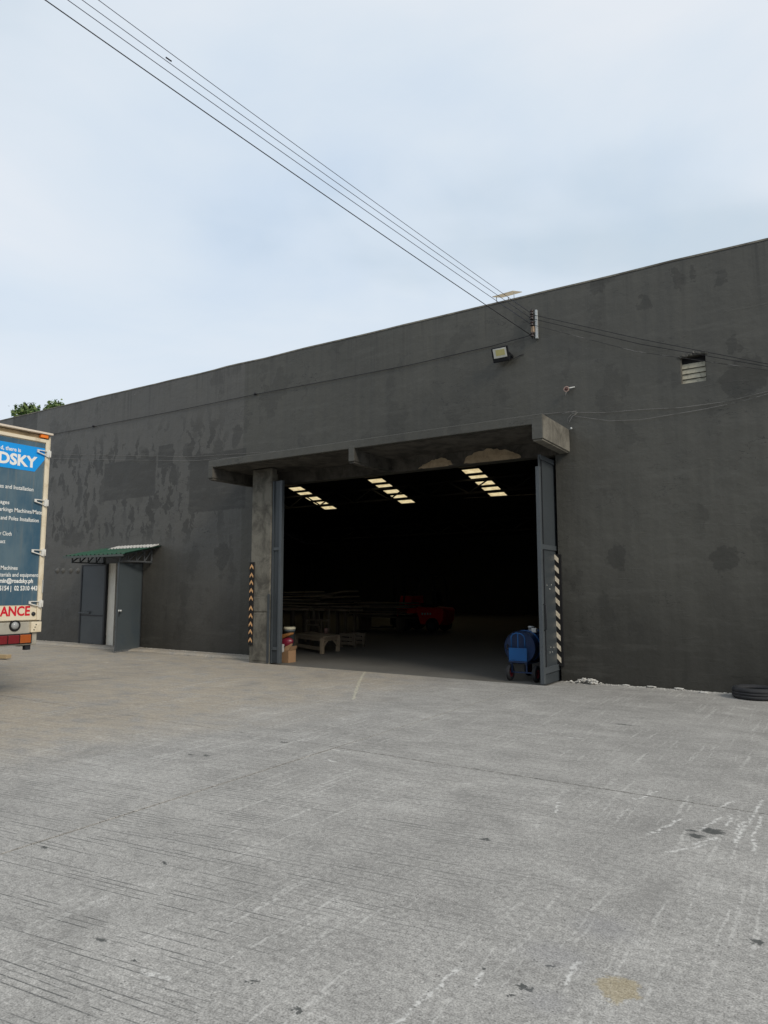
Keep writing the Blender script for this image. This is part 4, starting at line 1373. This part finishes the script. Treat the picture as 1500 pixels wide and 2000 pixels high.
MB().lathe([(0.001, 0.03), (0.016, 0.026), (0.018, 0.0)], cc, (0, -1, 0), 8).build('clip', M_GALV, jl)

# ring bracket on the wall
rc = onY(1106, 760, D - 0.10)
rg = thing('ring_bracket', (rc.x, D, rc.z), 'small round rusty ring bracket above the right end of the canopy', 'bracket')
m = MB()
pts = [rc + Vector((math.cos(a_) * 0.042, 0, math.sin(a_) * 0.042)) for a_ in [2 * math.pi * k / 24 for k in range(25)]]
m.tube(pts, 0.008, 8, cap=False).build('ring', plain('rusty_pink_metal', (0.40, 0.27, 0.23), 0.7, 0.3, 20.0), rg)
MB().lathe([(0.001, -0.02), (0.020, -0.018), (0.024, 0.0), (0.014, 0.02), (0.001, 0.022)], rc, (0, 1, 0), 12).build('core', plain('rust_dark', (0.09, 0.035, 0.03), 0.8), rg)
MB().bar(rc + Vector((0.044, 0.0, 0.012)), Vector((rc.x + 0.11, D - 0.002, rc.z + 0.045)), 0.022, 0.016).build('arm', M_GALV, rg)
MB().tube([rc + Vector((0, 0, -0.045)), rc + Vector((-0.012, 0.0, -0.08)), rc + Vector((-0.022, 0.01, -0.12))], 0.005, 6).build('wire_tail', M_WIREP, rg)

s_ = Sh('milky_sheet', 0.5)
tr = s_.new('ShaderNodeBsdfTranslucent')
s_.put(tr.inputs['Color'], (0.72, 0.66, 0.55, 1.0))
mx = s_.new('ShaderNodeMixShader')
mx.inputs[0].default_value = 0.75
s_.color((0.6, 0.57, 0.5))
s_.t.links.new(s_.b.outputs[0], mx.inputs[1]); s_.t.links.new(tr.outputs[0], mx.inputs[2])
s_.t.links.new(mx.outputs[0], s_.t.nodes['Material Output'].inputs['Surface'])
M_SHEET = s_.m
# flat panel standing on the parapet
fa, fb_ = onY(972, 588, D + 0.08), onY(1006, 578, D + 0.08)
rp = thing('parapet_panel', (fa.x, D + 0.08, TOP), 'small flat pale panel on thin legs on the parapet edge', 'panel')
zp = onY(985, 576, D + 0.05).z
m = MB()
m.prism([(fa.x - 0.05, D - 0.05, zp - 0.035), (fb_.x + 0.01, D - 0.05, zp - 0.02), (fb_.x + 0.07, D + 0.25, zp + 0.06), (fa.x + 0.02, D + 0.25, zp + 0.05)], (0, 0.0, 0.014))
m.build('plate', M_SHEET, rp)
for xx, yy in ((fa.x + 0.0, D + 0.03), (fb_.x, D + 0.03), ((fa.x + fb_.x) / 2, D + 0.18)):
    MB().bar((xx, yy, TOP - 0.0), (xx, yy, zp + 0.0), 0.012).build('leg', M_GALV, rp)

# ------------------------------------------------------------------ tyre, rubble
tc = Vector((-1.03, 11.17, 0))
ty = thing('tyre', tc, 'worn black tyre lying flat against the wall at the right', 'tyre')
m = MB()
R_, W_ = 0.30, 0.15
m.lathe([(R_ * .60, W_ * .10), (R_ * .66, W_ * 0.0), (R_ * .90, W_ * .0), (R_ * .985, W_ * .12), (R_, W_ * .22), (R_, W_ * .34), (R_ * .975, W_ * .35), (R_ * .975, W_ * .40), (R_, W_ * .41), (R_, W_ * .60), (R_ * .975, W_ * .61), (R_ * .975, W_ * .66), (R_, W_ * .67),
         (R_, W_ * .80), (R_ * .985, W_ * .90), (R_ * .90, W_ * 1.02), (R_ * .80, W_ * 1.03), (R_ * .66, W_ * .98), (R_ * .60, W_ * .90), (R_ * .57, W_ * .84), (R_ * .60, W_ * .7), (R_ * .8, W_ * .5), (R_ * .6, W_ * .3), (R_ * .57, W_ * .16), (R_ * .60, W_ * .10)], (tc.x, tc.y, 0.004), (0, 0, 1), 48)
m.build('casing', M_TYRE, ty)
MB().lathe([(R_ * .84, W_ * 1.036), (R_ * .845, W_ * 1.045), (R_ * .85, W_ * 1.036)], (tc.x, tc.y, 0.004), (0, 0, 1), 48).build('sidewall_ring', M_TYRE, ty)

rub = thing('rubble_heap', onZ(1138, 1334), 'low heap of pale broken plaster at the foot of the wall', 'rubble')
rub.location.z = 0
rn = random.Random(21)
meshes = [rubble_mesh(1.0, k) for k in range(8)]
for me in meshes:
    me.materials.append(M_RUBBLE)
n_r = 0
a, b = onZ(1114, 1333), onZ(1170, 1337)
for k in range(74):
    t = min(1.0, max(0.0, rn.gauss(0.55, 0.22)))
    base = a.lerp(b, t)
    yy = D - 0.03 - abs(rn.gauss(0, 0.07)) - 0.03
    hmax = 0.065 * math.exp(-((t - 0.6) / 0.30) ** 2)
    s1 = rn.uniform(0.012, 0.034)
    o = bpy.data.objects.new('plaster_lump', meshes[k % 8])
    o.scale = (s1 * rn.uniform(.8, 1.4), s1 * rn.uniform(.8, 1.2), s1)
    o.rotation_euler = (rn.uniform(-.4, .4), rn.uniform(-.4, .4), rn.uniform(0, 6.3))
    o.location = (base.x + rn.uniform(-.03, .03), yy, rn.uniform(0, 1) * hmax)
    C.objects.link(o)
    attach(o, rub)
for px, py, w_, lab in ((1222, 1340, 0.07, 'small flake of plaster between the rubble heap and the flat stone'), (1273, 1344, 0.085, 'flat pale stone by the wall, nearer the rubble heap'),
                        (1325, 1347, 0.085, 'flat pale stone by the wall, halfway to the tyre'), (1374, 1354, 0.08, 'broken pale stone by the wall, nearest the tyre')):
    c_ = onZ(px, py)
    o = bpy.data.objects.new('stone', rubble_mesh(1.0, int(px), 0.5))
    o.data.materials.append(M_RUBBLE)
    o.scale = (w_, w_ * 0.55, w_ * 0.42)
    o.location = (c_.x, min(c_.y, D - 0.06), 0)
    C.objects.link(o)
    tag(o, lab, 'stone', 'stones along the foot of the wall')
# grit and plaster dust along the wall foot
gr = MB()
rn = random.Random(5)
for k in range(1500):
    x_ = rn.uniform(-3.85, 0.2) if k < 1000 else rn.uniform(-20.0, -10.5)
    y_ = D - 0.01 - abs(rn.gauss(0, 0.09 if x_ > -8 else 0.05))
    zz = 0.001 if x_ > -8 else 0.058
    r_ = rn.uniform(0.004, 0.013)
    a0 = rn.uniform(0, 6)
    q = [(x_ + r_ * math.cos(a0 + i * 2.1), y_ + r_ * math.sin(a0 + i * 2.1), zz) for i in range(3)] + [(x_, y_, zz + r_ * 0.9)]
    gr.add(q, [(0, 1, 3), (1, 2, 3), (2, 0, 3)])
g_ = gr.build('grit', M_RUBBLE, fix=False)
tag(g_, 'pale grit and plaster dust along the foot of the wall', 'grit')
g_['kind'] = 'stuff'

# ------------------------------------------------------------------ things inside the hall
# tank trolley beside the right gate leaf
M_TBLUE = plain('trolley_blue', (0.008, 0.085, 0.26), 0.4, 0.2, 5.0, 0.4, grime=(0.005, 0.03, 0.09), gamt=0.5)
M_TANK = plain('tank_blue', (0.016, 0.036, 0.095), 0.4, 0.25, 3.0, 0.4)
wl_, wr_ = onZ(1001, 1327), onZ(1047, 1332)
ycart = 11.12
tx0, tx1 = wl_.x - 0.02, wr_.x + 0.01
tcx = (tx0 + tx1) / 2
cart = thing('tank_trolley', (tcx, ycart, 0), 'blue drum tank on a small wheeled trolley beside the gate leaf', 'trolley')
tr_ = 0.265
tz = 0.545
tcx_ = onY(1017, 1270, ycart + 0.1).x
m = MB().lathe([(0.001, 0.03), (tr_ - 0.01, 0.03), (tr_, 0.02), (tr_ + 0.008, 0.0), (tr_ + 0.008, 0.03), (tr_, 0.05), (tr_, 0.42), (tr_ + .008, .43), (tr_, .44), (tr_, 0.95), (tr_ - 0.02, 1.0), (0.001, 1.02)], (tcx_, ycart + 0.05, tz), (0.0, 1, 0.0), 36)
m.build('drum', M_TANK, cart)
for yy in (0.32, 0.70):
    MB().lathe([(tr_ + 0.001, -0.018), (tr_ + 0.012, -0.014), (tr_ + 0.012, 0.014), (tr_ + 0.001, 0.018)], (tcx_, ycart + yy, tz), (0, 1, 0), 36).build('drum_hoop', M_TBLUE, cart)
MB().lathe([(0.045, 0.0), (0.045, 0.05), (0.055, 0.05), (0.055, 0.075), (0.001, 0.08)], (tcx_ + 0.04, ycart + 0.5, tz + tr_ - 0.005), (0, 0, 1), 14).build('filler_cap', M_GALV, cart)
MB().tube([(tcx_ - 0.10, ycart + 0.02, tz - 0.10), (tcx_ - 0.20, ycart - 0.02, tz - 0.02), (tcx_ - 0.26, ycart + 0.2, tz + 0.10), (tcx_ - 0.24, ycart + 0.5, tz + 0.16)], 0.014, 8).build('hose', M_BLACK, cart)
MB().box((tcx_ + 0.09, ycart + 0.38, tz + tr_ - 0.03), (tcx_ + 0.17, ycart + 0.46, tz + tr_ + 0.045)).build('valve_box', M_WHITE, cart, bevel=0.006)
MB().box((tcx_ - 0.16, ycart - 0.035, 0.325), (tcx_ + 0.16, ycart - 0.018, 0.54)).build('front_plate', M_TBLUE, cart, bevel=0.004)
MB().box((tcx_ - 0.165, ycart - 0.04, 0.300), (tcx_ + 0.165, ycart - 0.012, 0.322)).build('plate_lip', M_TANK, cart)
hp = [(-0.12, 0.545), (-0.12, 0.72), (-0.09, 0.765), (-0.03, 0.785), (0.05, 0.78), (0.10, 0.745), (0.12, 0.70), (0.12, 0.545)]
MB().tube([(tcx_ + a, ycart - 0.012, z) for a, z in hp], 0.011, 8).build('hoop_handle', M_TBLUE, cart)
MB().bar((tcx_ - 0.0, ycart - 0.012, 0.545), (tcx_ - 0.0, ycart - 0.012, 0.782), 0.016).build('handle_bar', M_TBLUE, cart)
fr = MB()
for s1 in (-1, 1):
    fr.bar((tcx_ + s1 * 0.13, ycart - 0.01, 0.285), (tcx_ + s1 * 0.13, ycart + 0.95, 0.285), 0.035)
    fr.bar((tcx_ + s1 * 0.13, ycart + 0.03, 0.285), (tcx_ + s1 * 0.13, ycart + 0.03, 0.13), 0.022)
fr.bar((tx0, ycart + 0.03, 0.135), (tx1, ycart + 0.03, 0.135), 0.02)
fr.build('frame', M_TANK, cart)
M_RIM = plain('red_rim', (0.16, 0.02, 0.03), 0.5)
for xx in (tx0 + 0.01, tx1 - 0.01):
    for yy in (ycart + 0.03, ycart + 0.85):
        wheel('wheel', Vector((xx, yy, 0.128)), (1, 0, 0.0), 0.137, 0.055, cart, M_RIM, n=20)

# carton with papers, and the things piled on it
bx = onZ(562, 1293)
bx.y += 0.06
bx.x -= 0.09
M_CARD = plain('cardboard', (0.30, 0.185, 0.105), 0.9, 0.15, 4.0)
car = thing('carton', (bx.x, bx.y, -0.012), 'open brown cardboard carton on the floor beside the left gate leaf', 'carton')
w2 = 0.155
cm = MB()
for q0, q1 in (((-w2, -0.12, 0), (w2, -0.112, 0.25)), ((-w2, 0.112, 0), (w2, 0.12, 0.25)), ((-w2, -0.111, 0), (-w2 + 0.008, 0.111, 0.25)), ((w2 - 0.008, -0.111, 0), (w2, 0.111, 0.25)), ((-w2 + .009, -0.11, 0), (w2 - .009, 0.11, 0.008))):
    cm.box(Vector(q0) + bx + Vector((0, 0, -0.011)), Vector(q1) + bx + Vector((0, 0, -0.011)))
cm.build('box_wall', M_CARD, car)
MB().prism([bx + Vector(q) for q in ((0.03, -0.122, 0.24), (w2 + .01, -0.122, 0.245), (w2 + .03, -0.02, 0.38), (0.02, -0.03, 0.37))], (0, 0.006, 0.004)).build('flap', M_CARD, car)
MB().prism([bx + Vector(q) for q in ((w2 + .002, -0.1, 0.24), (w2 + .002, 0.1, 0.24), (w2 + .05, 0.1, 0.33), (w2 + .05, -0.1, 0.33))], (0.004, 0, 0.004)).build('flap', M_CARD, car)
pm = MB().prism([bx + Vector(q) for q in ((-0.14, -0.128, 0.37), (0.045, -0.128, 0.37), (0.06, -0.15, 0.22), (0.01, -0.152, 0.20), (-0.13, -0.14, 0.31))], (0, -0.004, 0.0))
tag(pm.build('paper', plain('paper_white', (0.62, 0.62, 0.60), 0.8, 0.15, 14.0), origin=bx + Vector((0, -0.13, 0.25))), 'crumpled white paper hanging over the carton edge', 'paper')
bag = MB()
bag.lathe([(0.001, -0.15), (0.05, -0.145), (0.085, -0.10), (0.105, -0.03), (0.10, 0.05), (0.075, 0.11), (0.03, 0.15), (0.001, 0.16)], bx + Vector((0.0, 0.0, 0.40)), (1, 0.15, 0.22), 18)
for v_ in bag.v:
    v_.z += 0.014 * mnoise.noise(v_ * 14)
    v_.y += 0.014 * mnoise.noise(v_ * 11 + Vector((5, 0, 0)))
tag(bag.build('bag', plain('maroon_plastic', (0.16, 0.012, 0.030), 0.35, 0.3, 9.0, 0.5), origin=bx + Vector((0, 0, 0.33))), 'shiny maroon plastic bag lying on the carton', 'bag')
sk = MB().prism([bx + Vector(q_) for q_ in ((-0.16, -0.09, 0.44), (-0.05, -0.10, 0.475), (0.12, -0.08, 0.545), (0.13, -0.07, 0.59), (0.02, -0.06, 0.585), (-0.16, -0.07, 0.545))], (0, 0.17, 0.02))
tag(sk.build('sack', plain('orange_sack', (0.27, 0.12, 0.036), 0.8, 0.25, 9.0), origin=bx + Vector((0, 0, 0.44)), bevel=0.022), 'orange brown folded sack on top of the maroon bag', 'sack')
pc = onZ(557, 1284)
pc = Vector((bx.x - 0.20, bx.y + 0.32, -0.012))
pail = thing('pail', pc, 'grey plastic pail with a pale lid behind the carton', 'pail')
MB().lathe([(0.001, 0), (0.10, 0.0), (0.115, 0.62), (0.122, 0.62), (0.122, 0.66), (0.10, 0.665), (0.001, 0.665)], pc, (0, 0, 1), 20).build('body', plain('pail_grey', (0.10, 0.12, 0.13), 0.5), pail)
MB().lathe([(0.128, 0.665), (0.130, 0.70), (0.115, 0.715), (0.001, 0.71)], pc, (0, 0, 1), 20).build('lid', plain('pail_lid', (0.46, 0.44, 0.33), 0.5), pail)

# low work table of rough timber
ta, tb, tcn = onZ(578, 1268, -0.012), onZ(629, 1277, -0.012), onZ(660, 1272, -0.012)
tab = thing('work_table', tb, 'low rough timber work table inside the gateway', 'table')
ux = (tb - ta); ux.z = 0
uy = (tcn - tb); uy.z = 0
hgt = 0.36
td = tcn + (ta - tb)
ctr = (ta + tb + tcn + td) / 4


def grow(p, k=1.10):
    return ctr + (p - ctr) * k


n_pl = 5
A, B, C3, D3 = [grow(q) for q in (ta, tb, tcn, td)]
for i in range(n_pl):
    t0, t1 = i / n_pl + 0.004, (i + 1) / n_pl - 0.004
    q = [A.lerp(D3, t0), B.lerp(C3, t0), B.lerp(C3, t1), A.lerp(D3, t1)]
    MB().prism([Vector((p.x, p.y, hgt + random.uniform(-.003, .003))) for p in q], (0, 0, 0.03)).build('top_plank', M_WOOD, tab)
for q in (ta, tb, tcn, td):
    MB().bar((q.x, q.y, -0.012), (q.x, q.y, hgt), 0.075).build('leg', M_WOOD, tab)
for q, r_ in ((ta, tb), (tb, tcn), (tcn, td), (td, ta)):
    MB().bar((q.x, q.y, hgt - 0.045), (r_.x, r_.y, hgt - 0.045), 0.03, 0.08).build('apron', M_WOOD, tab)
MB().bar(ta + Vector((0, 0, 0.11)), tb + Vector((0, 0, 0.11)), 0.03, 0.09).build('stretcher', M_WOOD, tab)
for q, r_ in ((tb, tcn), (tcn, tb)):
    MB().bar(q + Vector((0, 0, 0.13)), q.lerp(r_, 0.42) + Vector((0, 0, hgt)), 0.03, 0.05).build('brace', M_WOOD, tab)
mg = ctr + Vector((0.1, 0.25, hgt + 0.043))
tag(MB().lathe([(0.001, 0), (0.045, 0), (0.05, 0.13), (0.046, 0.135), (0.04, 0.02), (0.001, 0.02)], mg, (0, 0, 1), 14).build('tin_cup', plain('tin_brown', (0.22, 0.13, 0.11), 0.5), origin=mg), 'small brown tin cup standing on the work table', 'cup')
# crate behind the table
cr = onZ(680, 1264, -0.012)
crt = thing('crate', cr, 'dark timber crate standing right of the work table', 'crate')
for dx in (-0.22, 0.22):
    for dy in (0, 0.4):
        MB().bar(cr + Vector((dx, dy, 0)), cr + Vector((dx, dy, 0.36)), 0.05).build('post', M_WOODD, crt)
for k in range(3):
    for dy in (-0.035, 0.435):
        MB().box(cr + Vector((-0.25, dy - 0.008, 0.06 + k * 0.11)), cr + Vector((0.25, dy + 0.008, 0.14 + k * 0.11))).build('slat', M_WOODD, crt)
# tall timber rack with boards
def pile(name, px0, px1, depth_y, z0, n, label, seed, legs=True, bend=0.0):
    rn_ = random.Random(seed)
    a_, b_ = onY(px0, 1200, depth_y), onY(px1, 1200, depth_y)
    root = thing(name, ((a_.x + b_.x) / 2, depth_y, -0.012), label, 'timber stack', 'timber stacks in the hall')
    z = z0
    for k in range(n):
        xa, xb = a_.x + rn_.uniform(-.25, .2), b_.x + rn_.uniform(-.4, .35)
        w_ = rn_.uniform(0.5, 0.9)
        th = rn_.uniform(0.025, 0.05)
        tilt = rn_.uniform(-.05, .05) + bend * k
        y_ = depth_y + rn_.uniform(-.1, .1)
        MB().prism([(xa, y_, z), (xb, y_, z + tilt), (xb, y_, z + tilt + th), (xa, y_, z + th)], (0, w_, 0.0)).build('board', M_WOOD if k % 3 else M_WOODD, root)
        z += th + rn_.uniform(0.012, 0.05)
    if legs:
        for xx in (a_.x + 0.15, (a_.x + b_.x) / 2, b_.x - 0.15):
            for dy in (0.05, 0.6):
                MB().bar((xx, depth_y + dy, -0.012), (xx, depth_y + dy, z0 - 0.002), 0.08).build('post', M_WOODD, root)
        MB().box((a_.x - 0.1, depth_y - 0.05, z0 - 0.07), (b_.x + 0.1, depth_y + 0.7, z0 - 0.003)).build('deck', M_WOOD, root)
    else:
        for xx in (a_.x + 0.3, b_.x - 0.3):
            MB().box((xx - 0.06, depth_y, -0.012), (xx + 0.06, depth_y + 0.7, z0 - 0.002)).build('bearer', M_WOODD, root)
    return root


pile('timber_stack', 540, 603, 17.0, 0.92, 8, 'tall stack of boards on a legged rack at the far left', 2)
pile('timber_stack', 600, 680, 18.6, 0.86, 6, 'sagging stack of long boards behind the work table', 5, True, 0.03)
pile('timber_stack', 690, 790, 21.5, 0.50, 8, 'wide stack of boards left of the red forklift', 8, False)
ch = thing('stool_frame', onZ(612, 1255, -0.012), 'bare timber stool frame behind the work table', 'stool')
c0 = ch.location.copy()
for dx in (-0.28, 0.28):
    for dy in (0, 0.35):
        MB().bar(c0 + Vector((dx, dy, 0)), c0 + Vector((dx, dy, 0.62 if dy == 0 else 0.95)), 0.05).build('leg', M_WOODD, ch)
MB().box(c0 + Vector((-0.31, -0.03, 0.62)), c0 + Vector((0.31, 0.38, 0.66))).build('seat', M_WOODD, ch)
for z in (0.28, 0.5):
    MB().bar(c0 + Vector((-0.28, 0, z)), c0 + Vector((0.28, 0, z)), 0.04).build('rung', M_WOODD, ch)

# forklift deep in the hall, fork side to the left
fp = onZ(828, 1232, -0.012)
fk = thing('forklift', fp, 'red forklift parked deep in the dark hall', 'forklift')
M_RED = plain('forklift_red', (0.66, 0.016, 0.014), 0.4, 0.15, 4.0, 0.4)
P = lambda x, y, z: fp + Vector((x, y, z))
MB().prism([P(x, -0.45, z) for x, z in ((0.10, 0.25), (0.85, 0.22), (1.0, 0.40), (1.05, 0.78), (0.95, 0.86), (0.0, 0.90), (-0.05, 0.70))], (0, 0.95, 0)).build('counterweight', M_RED, fk, bevel=0.03)
MB().prism([P(x, -0.42, z) for x, z in ((-0.9, 0.40), (-0.06, 0.66), (-0.06, 0.86), (-0.25, 0.90), (-0.30, 1.28), (-0.75, 1.28), (-0.85, 0.95), (-0.95, 0.9))], (0, 0.9, 0)).build('front_cowl', M_RED, fk, bevel=0.02)
MB().box(P(0.02, -0.3, 0.89), P(0.5, 0.35, 1.02)).build('seat', M_BLACK, fk, bevel=0.04)
MB().box(P(0.48, -0.3, 1.0), P(0.6, 0.35, 1.45)).build('seat_back', M_BLACK, fk, bevel=0.04)
for x_, y_ in ((-0.62, -0.42), (-0.62, 0.45), (0.78, -0.42), (0.78, 0.45)):
    MB().bar(P(x_, y_, 0.9), P(x_ * 0.8, y_, 2.0), 0.06).build('guard_post', M_DARKSTEEL, fk)
gd = MB().box(P(-0.62, -0.47, 2.0), P(0.75, 0.5, 2.06)).build('overhead_guard', M_DARKSTEEL, fk)
for y_ in (-0.32, 0.32):
    MB().box(P(-1.12, y_ - 0.05, 0.12), P(-1.0, y_ + 0.05, 2.05)).build('mast', M_DARKSTEEL, fk)
    MB().box(P(-2.1, y_ - 0.05, 0.07), P(-1.13, y_ + 0.05, 0.11)).build('fork', M_DARKSTEEL, fk)
MB().box(P(-1.18, -0.45, 0.2), P(-1.13, 0.45, 0.55)).build('carriage', M_DARKSTEEL, fk)
pts = [P(-0.38, 0, 1.36) + Vector((math.cos(a_) * 0.06, math.sin(a_) * 0.17, math.cos(a_) * 0.15)) for a_ in [2 * math.pi * k / 20 for k in range(21)]]
MB().tube(pts, 0.018, 6, cap=False).build('steering_wheel', M_BLACK, fk)
MB().bar(P(-0.6, 0, 1.15), P(-0.38, 0, 1.36), 0.05).build('steering_column', M_BLACK, fk)
for x_, r_ in ((-0.55, 0.33), (0.62, 0.25)):
    for y_ in (-0.46, 0.5):
        wheel('wheel', P(x_, y_, r_), (0, 1, 0), r_, 0.2, fk, M_DARKSTEEL, M_BLACK, 20)
for k in range(4):
    MB().box(P(0.16 + k * 0.11, -0.456, 0.60), P(0.235 + k * 0.11, -0.451, 0.68)).build('badge_mark', M_WHITE, fk)

# ------------------------------------------------------------------ trees behind the left end
def leaf_material(name, c1, c2):
    s = Sh(name, 0.55, 0.3)
    rn_ = s.new('ShaderNodeNewGeometry').outputs['Random Per Island']
    s.color(s.mix(rn_, c1, c2))
    return s.m


M_LEAF = leaf_material('leaf_green', (0.035, 0.085, 0.022), (0.15, 0.20, 0.06))
M_BARK = plain('bark', (0.10, 0.075, 0.05), 0.9, 0.3, 4.0)


def tree(px, py, y, lobes, label, seed):
    rn_ = random.Random(seed)
    topp = onY(px, py, y)
    root = thing('tree', (topp.x, y, -0.04), label, 'tree', 'trees beyond the warehouse')
    bz = topp.z
    trunk = MB()
    base = Vector((topp.x, y, -0.04))
    fork = Vector((topp.x + rn_.uniform(-.3, .3), y + .2, bz * 0.5))
    trunk.tube([base, base.lerp(fork, .5) + Vector((.12, 0, 0)), fork], 0.2, 10, taper=[0.30, 0.23, 0.18])
    lv = MB()
    for (dx, dy, dz, r) in lobes:
        c = topp + Vector((dx, dy, dz - r))
        trunk.tube([fork, fork.lerp(c, .55) + Vector((0, 0, .25)), c], 0.1, 8, taper=[0.13, 0.09, 0.03])
        for q in range(int(1100 * r * r) + 160):
            d = Vector((rn_.gauss(0, 1), rn_.gauss(0, 1), rn_.gauss(0, 1))).normalized()
            p = c + d * r * (0.45 + 0.55 * rn_.random() ** 0.5) * (0.82 + 0.30 * mnoise.noise(d * 2.6 + c))
            p += Vector((rn_.gauss(0, .07), rn_.gauss(0, .07), rn_.gauss(0, .07)))
            s1 = rn_.uniform(0.08, 0.15)
            nrm = (d + Vector((rn_.uniform(-1, 1), rn_.uniform(-1, 1), rn_.uniform(-.6, 1.0)))).normalized()
            u = nrm.orthogonal().normalized()
            u.rotate(Matrix.Rotation(rn_.uniform(0, 6.28), 3, nrm))
            v = nrm.cross(u)
            lv.add([p - u * s1, p + v * s1 * .42 - nrm * s1 * .1, p + u * s1, p - v * s1 * .42 - nrm * s1 * .1], [(0, 1, 2, 3)])
    trunk.build('trunk', M_BARK, root)
    lv.build('crown', M_LEAF, root, origin=topp, fix=False)


tree(108, 781, 20.5, [(0, 0, 0, .55), (-.45, .3, -.22, .5), (.48, -.1, -.22, .5), (.2, .6, -.6, .9), (-.8, .4, -1.0, 1.0), (.1, .2, -1.6, 1.5)], 'leafy treetop just right of the other, peeping over the parapet', 31)
tree(46, 788, 20.0, [(-.1, 0, 0, .55), (.5, .2, -.02, .6), (.95, 0, -.35, .5), (-.6, .3, -.45, .55), (-1.2, .2, -.75, .5), (-1.05, .2, -1.5, 1.0), (.4, .4, -1.2, 1.5)], 'wide leafy treetop above the truck roof at the far left', 37)
